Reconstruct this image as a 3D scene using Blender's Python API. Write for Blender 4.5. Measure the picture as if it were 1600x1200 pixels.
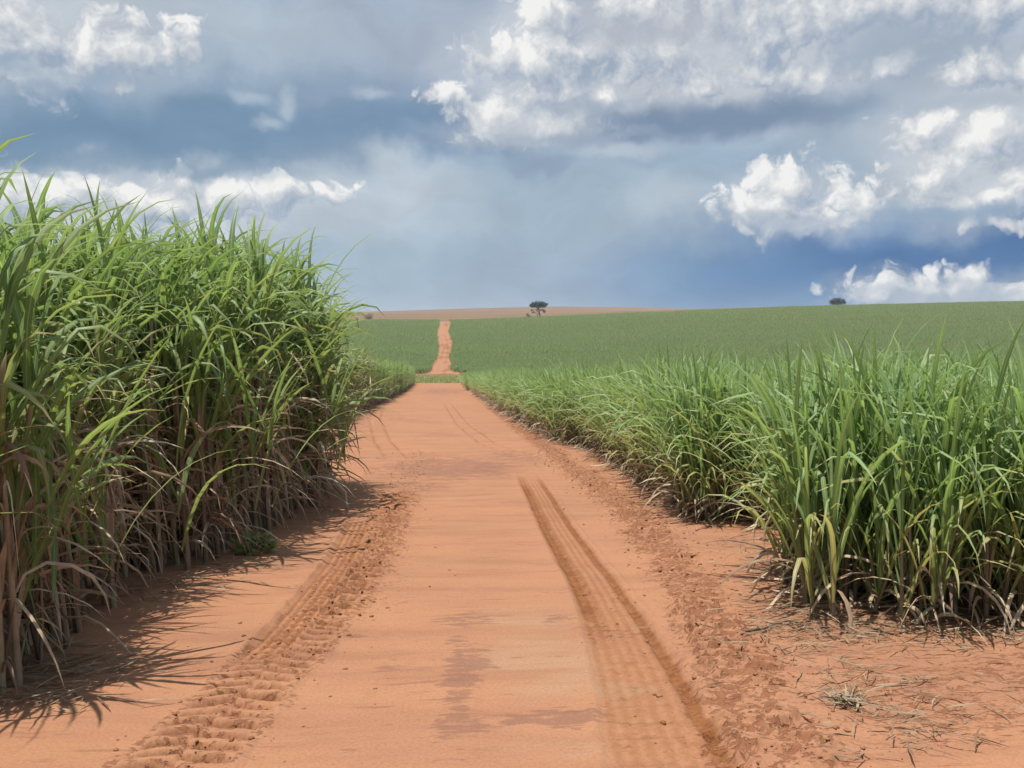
import bpy, math, random
import numpy as np
from mathutils import Matrix, Vector, Euler

R = math.radians
sc = bpy.context.scene
for o in list(bpy.data.objects):
    bpy.data.objects.remove(o)
COL = sc.collection

# ------------------------------------------------------------------ camera
F_PX = 1400.0                      # focal length in pixels of a 1600 wide frame
CAM = Vector((0.0, 0.0, 1.7))
cam_d = bpy.data.cameras.new('camera')
cam_d.sensor_fit = 'HORIZONTAL'
cam_d.sensor_width = 36.0
cam_d.lens = 36.0 * F_PX / 1600.0
cam_d.clip_start = 0.05
cam_d.clip_end = 20000.0
cam = bpy.data.objects.new('camera', cam_d)
COL.objects.link(cam)
cam.location = CAM
cam.rotation_euler = Euler((R(90 - 3.27), 0, R(-3.88)))
sc.camera = cam
CAM_M = cam.rotation_euler.to_matrix()


def ray(px, py):
    v = CAM_M @ Vector(((px - 800) / F_PX, (600 - py) / F_PX, -1.0))
    return v.normalized()


# ------------------------------------------------------------------ view, sun
sc.view_settings.view_transform = 'Standard'
sc.view_settings.look = 'None'
sc.view_settings.gamma = 1.0
EXPOSURE = 0.75
sc.view_settings.exposure = EXPOSURE
sc.view_settings.use_curve_mapping = False
sc.cycles.max_bounces = 8
sc.cycles.diffuse_bounces = 4
sc.cycles.glossy_bounces = 2
sc.cycles.transmission_bounces = 4
sc.cycles.transparent_max_bounces = 4

SUN_EL, SUN_AZ = 79.0, -116.0      # azimuth clockwise from +Y (the road's direction)
to_sun = Vector((math.sin(R(SUN_AZ)) * math.cos(R(SUN_EL)), math.cos(R(SUN_AZ)) * math.cos(R(SUN_EL)), math.sin(R(SUN_EL))))
sun_d = bpy.data.lights.new('sun', 'SUN')
sun_d.energy = 4.4
sun_d.angle = R(0.5)
sun_d.color = (1.0, 0.955, 0.88)
sun = bpy.data.objects.new('sun', sun_d)
sun.rotation_euler = to_sun.to_track_quat('Z', 'Y').to_euler()
sun.location = (-30, -10, 60)
COL.objects.link(sun)


def lin(rgb):
    out = []
    for c in rgb:
        c = c / 255.0
        out.append((c / 12.92 if c <= 0.04045 else ((c + 0.055) / 1.055) ** 2.4) / 2 ** EXPOSURE)
    return tuple(out)


# ------------------------------------------------------------------ node helpers
class NT:
    def __init__(self, tree):
        self.t = tree
        self.n = tree.nodes
        self.l = tree.links

    def put(self, sock, v):
        if v is None:
            return
        if isinstance(v, bpy.types.NodeSocket):
            self.l.new(v, sock)
        elif isinstance(v, (tuple, list)):
            if len(sock.default_value) == 4 and len(v) == 3:
                v = tuple(v) + (1.0,)
            sock.default_value = v
        else:
            sock.default_value = v

    def math(self, op, a, b=None, c=None, clamp=False):
        n = self.n.new('ShaderNodeMath')
        n.operation = op
        n.use_clamp = clamp
        for i, v in enumerate((a, b, c)):
            self.put(n.inputs[i], v)
        return n.outputs[0]

    def vmath(self, op, a, b=None, scale=None):
        n = self.n.new('ShaderNodeVectorMath')
        n.operation = op
        self.put(n.inputs[0], a)
        if b is not None:
            self.put(n.inputs[1], b)
        if scale is not None:
            self.put(n.inputs['Scale'], scale)
        return n.outputs['Value'] if op in ('LENGTH', 'DOT_PRODUCT', 'DISTANCE') else n.outputs['Vector']

    def xyz(self, v):
        n = self.n.new('ShaderNodeSeparateXYZ')
        self.put(n.inputs[0], v)
        return n.outputs

    def comb(self, x, y, z=0.0):
        n = self.n.new('ShaderNodeCombineXYZ')
        for i, v in enumerate((x, y, z)):
            self.put(n.inputs[i], v)
        return n.outputs[0]

    def noise(self, vec, scale, detail=4, rough=0.5, dim='3D', lac=2.0, dist=0.0, color=False):
        n = self.n.new('ShaderNodeTexNoise')
        n.noise_dimensions = dim
        self.put(n.inputs['Vector'], vec)
        n.inputs['Scale'].default_value = scale
        n.inputs['Detail'].default_value = detail
        n.inputs['Roughness'].default_value = rough
        n.inputs['Lacunarity'].default_value = lac
        n.inputs['Distortion'].default_value = dist
        return n.outputs['Color' if color else 'Fac']

    def voro(self, vec, scale, detail=2, rough=0.5, dim='2D', smooth=None):
        n = self.n.new('ShaderNodeTexVoronoi')
        n.voronoi_dimensions = dim
        n.feature = 'SMOOTH_F1' if smooth else 'F1'
        self.put(n.inputs['Vector'], vec)
        n.inputs['Scale'].default_value = scale
        n.inputs['Detail'].default_value = detail
        n.inputs['Roughness'].default_value = rough
        if smooth:
            n.inputs['Smoothness'].default_value = smooth
        return n.outputs['Distance']

    def mapr(self, v, a, b, c=0.0, d=1.0, smooth=True):
        n = self.n.new('ShaderNodeMapRange')
        n.interpolation_type = 'SMOOTHSTEP' if smooth else 'LINEAR'
        n.clamp = True
        for i, w in enumerate((v, a, b, c, d)):
            self.put(n.inputs[i], w)
        return n.outputs[0]

    def mix(self, f, a, b, mode='MIX'):
        n = self.n.new('ShaderNodeMix')
        n.data_type = 'RGBA'
        n.blend_type = mode
        n.clamp_factor = True
        self.put(n.inputs[0], f)
        self.put(n.inputs[6], a)
        self.put(n.inputs[7], b)
        return n.outputs[2]

    def attr(self, name, out='Fac'):
        n = self.n.new('ShaderNodeAttribute')
        n.attribute_name = name
        return n.outputs[out]


# ------------------------------------------------------------------ world: sky with cloud decks
world = bpy.data.worlds.new('World')
sc.world = world
world.use_nodes = True
world.cycles.sampling_method = 'MANUAL'
world.cycles.sample_map_resolution = 512
W = NT(world.node_tree)
W.n.clear()
SKY_STRENGTH = 0.1
sky = W.n.new('ShaderNodeTexSky')
sky.sky_type = 'NISHITA'
sky.sun_disc = False
sky.sun_elevation = R(SUN_EL)
sky.sun_rotation = R(SUN_AZ)
sky.altitude = 500
sky.dust_density = 1.5
tc = W.n.new('ShaderNodeTexCoord')
D = W.xyz(tc.outputs['Generated'])
AZ = W.math('ARCTAN2', D[0], D[1])
EL = W.math('ARCSINE', D[2])
# direction on the sky dome; one unit is 1/14 rad (about 4 degrees)
Q = W.comb(W.math('MULTIPLY', AZ, 14.0), W.math('MULTIPLY', EL, 14.0), 0.0)


def q(px, py):
    d = ray(px, py)
    return (math.atan2(d.x, d.y) * 14.0, math.asin(d.z) * 14.0)


def sky_colour(rgb, k=1.0):
    return tuple(c * k / SKY_STRENGTH for c in lin(rgb))


def warp(base, scale, amt, detail):
    nz = W.noise(base, scale, detail, 0.55, dim='2D', color=True)
    off = W.vmath('SCALE', W.vmath('SUBTRACT', nz, (0.5, 0.5, 0.5)), scale=amt)
    return W.vmath('MULTIPLY', W.vmath('ADD', base, off), (1.0, 1.0, 0.0))


def reach(nt, vec, px, py, rx, ry):
    """distance from a centre on the dome, 1 on the ellipse round it."""
    u, v = q(px, py)
    n = nt.n.new('ShaderNodeVectorMath')
    n.operation = 'MULTIPLY_ADD'
    nt.put(n.inputs[0], vec)
    n.inputs[1].default_value = (100.0 / rx, 100.0 / ry, 0.0)
    n.inputs[2].default_value = (-u * 100.0 / rx, -v * 100.0 / ry, 0.0)
    return nt.vmath('LENGTH', n.outputs['Vector'])


def after(nt, vec, prev):
    """the same vector, but worked out only once `prev` is known (the renderer has little room for open values)."""
    if prev.type in ('RGBA', 'VECTOR'):
        return nt.vmath('ADD', vec, nt.vmath('SCALE', prev, scale=1e-9))
    return nt.vmath('ADD', vec, nt.math('MULTIPLY', prev, 1e-9))


Qs = warp(Q, 0.55, 1.3, 5)           # soft layered cloud
# cloudy veil over the whole dome, lower contrast towards the zenith
veil_n = W.noise(W.vmath('MULTIPLY', Q, (0.35, 0.9, 0.0)), 0.6, 6, 0.55, dim='2D')
veil = W.mix(W.mapr(veil_n, 0.35, 0.68), sky_colour((148, 169, 189)), sky_colour((174, 186, 200)))
c = W.mix(0.90, sky.outputs[0], veil)
# (x, y, reach x, reach y, colour, strength) of soft cloud banks
SOFT = [
    (780, 430, 460, 130, (150, 169, 191), 0.9),
    (600, 400, 240, 110, (160, 182, 199), 0.8),
    (620, 320, 280, 80, (172, 188, 203), 0.8),
    (950, 320, 340, 110, (160, 180, 197), 0.8),
    (560, 20, 360, 130, (162, 176, 195), 0.9),
    (620, 140, 200, 60, (140, 160, 185), 0.8),
    (280, 180, 560, 90, (116, 146, 174), 1.0),
    (120, 225, 440, 50, (110, 140, 169), 0.9),
    (640, 200, 280, 62, (116, 143, 172), 1.0),
    (440, 120, 120, 60, (138, 161, 185), 0.7),
    (410, 40, 160, 70, (174, 188, 202), 0.8),
    (60, 20, 300, 130, (190, 198, 206), 0.9),
    (1250, 50, 600, 170, (186, 192, 203), 1.0),
    (1420, 70, 170, 70, (150, 167, 186), 0.9),
    (1380, 215, 150, 110, (152, 171, 191), 0.9),
    (1570, 220, 190, 150, (186, 194, 204), 0.9),
    (1060, 185, 370, 46, (116, 138, 165), 1.0),
    (1220, 172, 170, 48, (132, 152, 177), 0.8),
    (830, 258, 90, 24, (138, 158, 182), 0.9),
    (1020, 250, 90, 32, (146, 166, 187), 0.8),
    (1040, 325, 110, 50, (178, 190, 203), 0.8),
    (1180, 460, 350, 120, (102, 139, 178), 1.0),
    (1500, 405, 440, 85, (62, 110, 162), 1.0),
    (280, 322, 380, 72, (204, 210, 216), 0.95),
    (560, 335, 220, 70, (182, 195, 207), 0.8),
    (640, 290, 110, 50, (188, 199, 210), 0.7),
    (1500, 335, 240, 26, (112, 145, 182), 0.8),
    (1480, 452, 190, 46, (160, 174, 191), 0.9),
    (388, 137, 40, 22, (172, 188, 203), 0.8),
    (452, 146, 22, 34, (180, 194, 207), 0.7),
    (426, 190, 36, 22, (176, 191, 205), 0.7),
    (572, 142, 52, 20, (176, 191, 206), 0.8),
    (310, 95, 34, 16, (165, 182, 199), 0.8),
    (605, 255, 80, 56, (186, 199, 211), 0.9),
    (850, 110, 190, 130, (203, 208, 215), 0.95),
    (1120, 70, 380, 110, (194, 199, 208), 0.95),
    (1520, 240, 190, 120, (196, 203, 211), 0.9),
    (1000, 30, 160, 60, (172, 180, 193), 0.9),
    (1130, 90, 120, 60, (194, 199, 208), 0.8),
    (1250, 320, 130, 70, (182, 192, 205), 0.8),
    (980, 240, 110, 26, (184, 194, 206), 0.7),
]
f = None
for i, (x, y, rx, ry, rgb, k) in enumerate(SOFT):
    f = W.mapr(reach(W, after(W, Qs, c), x, y, rx, ry), 0.22, 1.05, k, 0.0)
    c = W.mix(f, c, sky_colour(rgb))

drift = W.noise(W.vmath('MULTIPLY', after(W, Qs, c), (0.8, 1.7, 0.0)), 1.0, 6, 0.55, dim='2D')
c = W.vmath('SCALE', c, scale=W.mapr(drift, 0.25, 0.75, 0.91, 1.09, smooth=False))
# heaped clouds: (x, y, reach x, reach y)
HEAPS = [
    (30, 60, 150, 90), (150, 70, 100, 62), (268, 75, 46, 46), (296, 38, 30, 16), (205, 82, 50, 40), (60, 115, 160, 26),
    (60, 310, 190, 50), (330, 312, 130, 52), (220, 326, 150, 44), (430, 300, 120, 32), (520, 300, 90, 20),
    (690, 140, 64, 24),
    (850, 15, 95, 80), (815, 95, 100, 74), (840, 140, 130, 70), (775, 180, 100, 58), (890, 198, 180, 28),
    (900, 80, 150, 70), (1010, 60, 150, 90), (948, 152, 58, 24), (1190, 40, 150, 80),
    (1240, 112, 130, 40), (1095, 130, 46, 36), (1350, 10, 170, 50), (1520, 15, 160, 44),
    (1540, 108, 80, 40), (1400, 98, 44, 26), (1450, 190, 84, 38), (1540, 200, 80, 66), (1470, 275, 84, 52),
    (1590, 270, 70, 50), (1550, 312, 120, 26), (1570, 344, 90, 16),
    (1222, 290, 62, 72), (1176, 322, 62, 52), (1318, 312, 54, 52), (1262, 322, 120, 44), (1240, 350, 150, 20), (1345, 336, 40, 18),
    (1470, 446, 170, 36), (1590, 455, 110, 32), (1385, 450, 80, 28),
]
grp = bpy.data.node_groups.new('heap_density', 'ShaderNodeTree')
grp.interface.new_socket('Vector', in_out='INPUT', socket_type='NodeSocketVector')
grp.interface.new_socket('Density', in_out='OUTPUT', socket_type='NodeSocketFloat')
G_ = NT(grp)
gi = grp.nodes.new('NodeGroupInput')
go = grp.nodes.new('NodeGroupOutput')
gv = gi.outputs[0]
gn_ = G_.noise(gv, 1.7, 3, 0.5, dim='2D', color=True)
gw = G_.vmath('MULTIPLY', G_.vmath('ADD', gv, G_.vmath('SCALE', G_.vmath('SUBTRACT', gn_, (0.5, 0.5, 0.5)), scale=0.5)), (1, 1, 0))
acc = None
gq = gw
for i, h in enumerate(HEAPS):
    if i and i % 6 == 0:
        gq = after(G_, gw, acc)
    b = reach(G_, gq, *h)
    acc = b if acc is None else G_.math('SMOOTH_MIN', acc, b, 0.18)
gq = after(G_, gw, acc)
puff = G_.voro(gq, 1.9, 4, 0.58)
fbm = G_.noise(gq, 1.9, 9, 0.60, dim='2D')
dn_ = G_.math('SUBTRACT', 1.18, acc)
dn_ = G_.math('ADD', dn_, G_.math('MULTIPLY', G_.math('SUBTRACT', 0.42, puff), 0.74))
dn_ = G_.math('ADD', dn_, G_.math('MULTIPLY', G_.math('SUBTRACT', fbm, 0.5), 0.60))
grp.links.new(dn_, go.inputs[0])


def heap(vec):
    n = W.n.new('ShaderNodeGroup')
    n.node_tree = grp
    W.put(n.inputs[0], vec)
    return n.outputs[0]


d0 = heap(after(W, Q, c))
d1 = heap(W.vmath('ADD', after(W, Q, d0), (-0.17, 0.24, 0.0)))      # a step towards the sun
mask = W.mapr(d0, -0.07, 0.34)
slope = W.math('SUBTRACT', d0, d1)
slope = W.math('MULTIPLY', slope, 0.72)
# how sunlit each region of cloud is
tone = None
for (x, y, rx, ry, k) in [(1200, 290, 90, 80, 0.62), (1320, 300, 60, 60, 0.70), (1270, 330, 160, 60, 0.42), (1500, 230, 130, 70, 0.58), (1500, 290, 160, 60, 0.46), (370, 265, 150, 60, 0.60), (110, 290, 220, 60, 0.44),
                          (830, 40, 80, 100, 0.66), (780, 180, 170, 70, 0.50), (60, 60, 360, 110, 0.40), (1060, 60, 70, 60, 0.55), (1480, 445, 240, 60, 0.26), (950, 150, 80, 40, 0.42), (400, 215, 40, 30, 0.5)]:
    f = W.mapr(reach(W, after(W, Q, slope if tone is None else tone), x, y, rx, ry), 0.3, 1.0, k, 0.30)
    tone = f if tone is None else W.math('MAXIMUM', tone, f)
lit = W.math('ADD', slope, tone, clamp=True)
ramp = W.n.new('ShaderNodeValToRGB')
el = ramp.color_ramp.elements
el[0].position = 0.0
el[0].color = (*lin((150, 167, 188)), 1)
el[1].position = 1.0
el[1].color = (*lin((248, 247, 244)), 1)
for p_, rgb in ((0.25, (176, 186, 200)), (0.5, (200, 205, 212)), (0.78, (226, 227, 228))):
    e = el.new(p_)
    e.color = (*lin(rgb), 1)
W.put(ramp.inputs[0], lit)
heapc = W.vmath('SCALE', ramp.outputs[0], scale=1.0 / SKY_STRENGTH)
c = W.mix(W.math('MULTIPLY', mask, 0.90), c, heapc)
# grey bases in front of the heaps
Qb = warp(after(W, Q, c), 1.1, 0.7, 5)
for (x, y, rx, ry, rgb, k) in [(820, 205, 190, 30, (206, 210, 216), 0.5), (1110, 192, 260, 28, (121, 143, 168), 0.92), (930, 216, 180, 16, (150, 166, 187), 0.7), (900, 165, 130, 16, (158, 172, 190), 0.7), (1000, 45, 170, 40, (176, 183, 195), 0.75), (1400, 70, 130, 50, (158, 173, 190), 0.8),
                               (1240, 345, 130, 16, (176, 188, 203), 0.7), (1480, 325, 160, 20, (140, 164, 189), 0.8), (1500, 160, 120, 18, (172, 184, 199), 0.7),
                               (120, 118, 220, 22, (150, 170, 190), 0.7), (200, 255, 330, 22, (118, 147, 173), 0.7), (1480, 462, 190, 16, (168, 180, 196), 0.7)]:
    f = W.mapr(reach(W, after(W, Qb, c), x, y, rx, ry), 0.25, 1.05, k, 0.0)
    c = W.mix(f, c, sky_colour(rgb))
# high up, out of the picture, the sky is brightened to add fill to the shadows
c = W.vmath('SCALE', c, scale=W.mapr(EL, 0.55, 1.15, 1.0, 2.3))

bg = W.n.new('ShaderNodeBackground')
W.put(bg.inputs['Color'], c)
bg.inputs['Strength'].default_value = SKY_STRENGTH
wo = W.n.new('ShaderNodeOutputWorld')
W.l.new(bg.outputs[0], wo.inputs[0])

# ------------------------------------------------------------------ numeric noise
def vn(x, y, seed=0):
    xi = np.floor(x).astype(np.int64)
    yi = np.floor(y).astype(np.int64)
    fx = x - xi
    fy = y - yi
    fx = fx * fx * (3 - 2 * fx)
    fy = fy * fy * (3 - 2 * fy)

    def h(a, b):
        n = (a * 374761393 + b * 668265263 + seed * 974634551) & 0xFFFFFFFF
        n = ((n ^ (n >> 13)) * 1274126177) & 0xFFFFFFFF
        n = n ^ (n >> 16)
        return (n & 0xFFFFFF) / float(0x7FFFFF) - 1.0
    a = h(xi, yi)
    b = h(xi + 1, yi)
    cc = h(xi, yi + 1)
    d = h(xi + 1, yi + 1)
    return (a * (1 - fx) + b * fx) * (1 - fy) + (cc * (1 - fx) + d * fx) * fy


def fbm2(x, y, octv, seed=0, gain=0.5):
    t = 0.0
    a = 1.0
    s = 0.0
    for i in range(octv):
        t = t + a * vn(x * 2 ** i + 17.3 * i, y * 2 ** i - 9.1 * i, seed + i)
        s += a
        a *= gain
    return t / s


def sstep(a, b, x):
    t = np.clip((x - a) / (b - a), 0, 1)
    return t * t * (3 - 2 * t)


# ------------------------------------------------------------------ terrain
_ky = [-60, 0, 10, 20, 45, 100, 165, 205, 235, 262, 350, 480, 520, 1000, 1500, 1650, 2200, 4000, 9000]
_kz = [3.6, 0, -0.60, -1.12, -2.25, -4.72, -7.65, -9.2, -9.5, -8.1, -1.9, 6.6, 8.2, 25.5, 43.0, 45.5, 30, -60, -300]
_gy = np.arange(-60, 9001, 1.0)
_gz = np.interp(_gy, _ky, _kz)
_kern = np.exp(-0.5 * (np.arange(-24, 25) / 7.0) ** 2)
_kern /= _kern.sum()
_sm = np.convolve(np.pad(_gz, 24, mode='edge'), _kern, 'valid')
_gz = np.where((_gy > 4), _sm, _gz)
_gz = np.where((_gy > 4) & (_gy < 24), _gz * ((_gy - 4) / 20) + np.interp(_gy, _ky, _kz) * (1 - (_gy - 4) / 20), _gz)


def ground(X, Y):
    X = np.asarray(X, float)
    Y = np.asarray(Y, float)
    z = np.interp(Y, _gy, _gz)
    c1 = np.interp(X, [-600, -43, 0, 48, 100, 154, 202, 307, 384, 700], [-6, 0, 0, 1.7, 4.0, 6.2, 8.0, 10.8, 12.0, 14])
    z = z + c1 * sstep(190, 470, Y) * (1 - sstep(560, 950, Y))
    t = X / np.maximum(Y, 1.0)
    c2 = np.interp(t, [-2, -0.09, 0.03, 0.12, 0.21, 0.32, 0.42, 0.64, 2], [-20, -6.0, -0.5, 2.5, 1.2, -3.4, -12, -28, -40])
    z = z + c2 * sstep(700, 1450, Y)
    z = z + 1.6 * fbm2(X / 260.0, Y / 200.0, 3, 5) * sstep(620, 1100, Y)
    return z


def at(px, py):
    d = ray(px, py)
    s = 1.0
    lo = 0.5
    while s < 4000:
        p = CAM + d * s
        if p.z < float(ground(p.x, p.y)):
            break
        lo = s
        s *= 1.02
    hi = s
    for _ in range(30):
        m = 0.5 * (lo + hi)
        p = CAM + d * m
        if p.z < float(ground(p.x, p.y)):
            hi = m
        else:
            lo = m
    p = CAM + d * hi
    return p.x, p.y


def line_xy(pts):
    w = sorted([at(*p)[::-1] for p in pts])
    ys = np.array([a for a, b in w])
    xs = np.array([b for a, b in w])
    return lambda Y: np.interp(Y, ys, xs), ys[0], ys[-1]


L_SMOOTH = line_xy([(563, 812), (528, 880), (482, 940), (432, 1000), (384, 1045), (320, 1110), (240, 1190)])
L_LUG = line_xy([(268, 1195), (360, 1110), (440, 1030), (512, 950), (568, 880), (606, 810), (622, 770)])
R_RUT = line_xy([(822, 738), (870, 822), (920, 900), (960, 965), (985, 1020), (1005, 1070), (1020, 1110), (1050, 1190)])
R_LUG = line_xy([(760, 632), (800, 662), (870, 712), (930, 757), (990, 808), (1042, 866), (1086, 935), (1130, 1000), (1165, 1085), (1225, 1195)])
R_FAR = line_xy([(700, 632), (724, 664), (762, 692), (830, 716)])
L_FAR = line_xy([(598, 625), (585, 655), (598, 690), (620, 715)])


def band(X, Y, track, hw):
    f, y0, y1 = track
    cx = f(Y)
    return (X - cx) / hw, sstep(y0 - 0.6, y0 + 0.2, Y) * (1 - sstep(y1 - 0.5, y1 + 0.6, Y))


def soil_detail(X, Y):
    """micro relief of the track and marks in its soil: height, moist, crust, pale, litter."""
    z = 0.016 * fbm2(X * 0.9, Y * 0.9, 3, 11) + 0.004 * fbm2(X * 5, Y * 7, 3, 12)
    z = z + 0.009 * fbm2(X * 0.8, Y * 5.0, 4, 13)                 # wash lines across the track
    z = z + 0.006 * np.abs(fbm2(X * 2.2, Y * 7.0, 4, 33)) + 0.004 * sstep(0.18, 0.26, fbm2(X * 1.6, Y * 6.0, 5, 34))   # thin skins of silt with torn edges
    moist_shade = np.zeros_like(X)
    churn = np.zeros_like(X)
    rough = fbm2(X * 9, Y * 9, 4, 14)
    flake = sstep(0.0, 0.07, fbm2(X * 4.2, Y * 7.5, 4, 17))                # broken crust with steep little edges
    rid = 1 - np.abs(fbm2(X * 7, Y * 11, 3, 15)) * 2.2
    patch = sstep(-0.25, 0.25, fbm2(X * 0.7, Y * 1.7, 3, 16))
    # tractor lugs on the camera's left
    cN, on = band(X, Y, L_LUG, 0.23)
    cJ = cN + 0.25 * fbm2(X * 3, Y * 3, 2, 18)
    core = 1 - sstep(0.85, 1.1, np.abs(cJ))
    ph = (Y + 0.05 * np.abs(cJ) + 0.02 * fbm2(X * 4, Y * 4, 2, 19)) / 0.135 + np.where(cJ > 0, 0.5, 0.0)
    lug = np.clip(np.sin(ph * 2 * math.pi) * 2.6 + 0.45 * rough, -1, 1)
    z = z + on * core * (-0.012 + 0.030 * lug * (0.6 + 0.4 * patch) + 0.008 * rough)
    berm = np.exp(-((np.abs(cJ) - 1.15) / 0.18) ** 2)
    z = z + on * berm * (0.012 + 0.022 * rough)
    lugon = on * np.maximum(0.9 * berm, 0.6 * core)
    moist_shade = np.maximum(moist_shade, on * core * (0.18 + 0.6 * (lug < -0.3)))  # damp tread; shade in the troughs between bars is put into the colour
    wide = np.exp(-(((X - L_LUG[0](Y)) - 0.08) / 0.34) ** 2) * on * sstep(5.6, 7.0, Y)
    z = z + wide * (0.026 * rough * rid + 0.028 * flake)
    moist_shade = np.maximum(moist_shade, wide * (0.25 + 0.3 * rough))
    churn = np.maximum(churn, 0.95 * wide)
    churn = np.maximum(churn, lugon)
    # smooth car tyre over it
    cN, on = band(X, Y, L_SMOOTH, 0.14)
    on = on * sstep(5.0, 6.0, Y)
    core = 1 - sstep(0.9, 1.15, np.abs(cN))
    z = z * (1 - 0.7 * core * on) + on * core * (-0.018 + 0.007 * np.cos(cN * math.pi * 4.2))
    z = z + on * np.exp(-((np.abs(cN) - 1.2) / 0.16) ** 2) * (0.016 + 0.014 * rough)
    moist_shade = np.maximum(moist_shade, on * core * (0.45 + 0.3 * np.cos(cN * math.pi * 4.2 + 3.1)))
    # dual wheel rut on the right
    cN, on = band(X, Y, R_RUT, np.interp(Y, [4, 5, 7, 11], [0.27, 0.25, 0.21, 0.20]))
    cN = cN + 0.06 * fbm2(X * 0 + 3, Y * 1.4, 2, 21)
    on = on * (1 - 0.85 * sstep(R_RUT[2] - 3.0, R_RUT[2] + 0.4, Y))
    brk = sstep(-0.75, -0.45, fbm2(X * 0.4, Y * 2.6, 2, 22) + 0.35 * sstep(6.5, 8, Y))
    core = 1 - sstep(0.95, 1.15, np.abs(cN))
    ga = np.exp(-((cN + 0.68) / 0.30) ** 4) * (0.75 + 0.5 * rough) * sstep(5.4, 7.2, Y)
    gb = np.exp(-((cN - 0.84) / 0.17) ** 4) * (0.75 + 0.5 * rough)
    stri = np.cos(cN * math.pi * 6.5)
    z = z * (1 - 0.6 * core * on) + on * brk * (core * (-0.010 + 0.0035 * stri) - 0.028 * ga - 0.028 * gb)
    z = z + on * brk * np.exp(-((np.abs(cN) - 1.25) / 0.12) ** 2) * 0.012
    moist_shade = np.maximum(moist_shade, on * brk * np.clip(core * (0.42 + 0.16 * stri * (0.55 + 0.45 * sstep(5.5, 8, Y))) + 0.6 * ga + 0.6 * gb, 0, 1))
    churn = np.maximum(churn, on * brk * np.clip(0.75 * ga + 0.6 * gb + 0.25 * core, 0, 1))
    tread = sstep(0.1, 0.6, np.sin(Y / 0.085 * 2 * math.pi + 2.5 * np.sin(cN * 9)) * (np.cos(cN * math.pi * 4.5) > -0.2) + 1.1 * rough) * sstep(-0.15, 0.25, fbm2(X * 2.2, Y * 1.5, 2, 23)) * (1 - sstep(6.8, 8, Y))
    z = z - on * core * 0.008 * tread
    moist_shade = np.maximum(moist_shade, on * core * 0.5 * tread)
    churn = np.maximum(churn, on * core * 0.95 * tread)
    # churned tractor tread along the cane on the right
    cN, on = band(X, Y, R_LUG, 0.27)
    wob = cN + 0.5 * fbm2(X * 2, Y * 2, 2, 24)
    core = 1 - sstep(0.4, 1.8, np.abs(wob))
    ph = (Y + 0.10 * wob + 0.05 * fbm2(X * 3, Y * 3, 2, 25)) / 0.17
    lug = np.clip(np.sin(ph * 2 * math.pi) * 2.2 + 1.2 * rough, -1, 1)
    z = z + on * core * (0.018 * lug * (0.4 + 0.6 * patch) + 0.032 * rough * rid + 0.042 * flake * (0.5 + 0.5 * patch))
    moist_shade = np.maximum(moist_shade, on * core * np.clip(0.10 + 0.2 * rough - 0.12 * lug, 0, 1))
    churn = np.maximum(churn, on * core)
    # loose trodden soil out to the cane
    side = sstep(0.2, 0.9, X - R_LUG[0](Y)) * (1 - sstep(2.0, 3.5, X - R_LUG[0](Y)))
    side = np.maximum(side, sstep(1.5, 2.4, X) * (Y < 6.2))
    z = z + side * (0.014 * rough * rid + 0.014 * flake * patch + 0.012 * fbm2(X * 2.5, Y * 2.5, 3, 26))
    moist_shade = np.maximum(moist_shade, side * np.clip(0.02 + 0.3 * fbm2(X * 3, Y * 4, 3, 27), 0, 0.4))
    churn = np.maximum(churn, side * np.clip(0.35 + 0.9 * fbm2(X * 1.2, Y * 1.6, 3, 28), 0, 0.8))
    for tr, hw in ((R_FAR, 0.30), (L_FAR, 0.32)):
        cN, on = band(X, Y, tr, hw)
        g = np.exp(-((np.abs(cN) - 0.75) / 0.16) ** 2)
        z = z - on * 0.03 * g
        moist_shade = np.maximum(moist_shade, on * (0.42 * g + 0.16 * (np.abs(cN) < 0.8)) * (0.6 + 0.5 * patch))

    def patchy(lst):
        r = np.zeros_like(X)
        for (px, py, wx, wy, k) in lst:
            x0, y0 = at(px, py)
            xa, _ = at(px + wx, py)
            _, ya = at(px, py - wy)
            _, yb = at(px, py + wy)
            yr = np.where(Y > y0, max(ya - y0, 1e-3), max(y0 - yb, 1e-3))
            d = np.sqrt(((X - x0) / (xa - x0)) ** 2 + ((Y - y0) / yr) ** 2)
            r = np.maximum(r, k * np.clip(1.4 - d, 0, 1))
        return r
    crust = patchy([(700, 733, 130, 20, 1.0), (800, 715, 70, 12, 0.7), (650, 760, 70, 14, 0.6), (718, 1075, 34, 85, 1.0), (735, 1030, 45, 30, .8),
                    (880, 1125, 120, 22, 0.9), (730, 968, 55, 14, 0.8), (868, 968, 28, 9, 0.7), (720, 1130, 60, 30, 0.7), (610, 1040, 30, 18, 0.5), (560, 1000, 60, 22, 0.35),
                    (690, 612, 50, 7, 0.7), (640, 655, 45, 8, 0.5), (690, 680, 50, 7, 0.5)])
    pale = patchy([(850, 1040, 110, 60, 1.0), (800, 970, 90, 22, 0.7), (960, 1075, 90, 26, 0.7), (880, 1165, 120, 25, 0.6), (700, 780, 60, 10, 0.5), (560, 1110, 120, 60, 0.35)])
    crust = np.clip(crust * 1.1 + 0.5 * fbm2(X * 2.5, Y * 9, 4, 31) * (crust > 0), 0, 1)
    z = z + 0.006 * sstep(0.35, 0.6, crust)
    return z, np.clip(moist_shade, 0, 1), crust, np.clip(pale, 0, 1), np.clip(churn, 0, 1)


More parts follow.
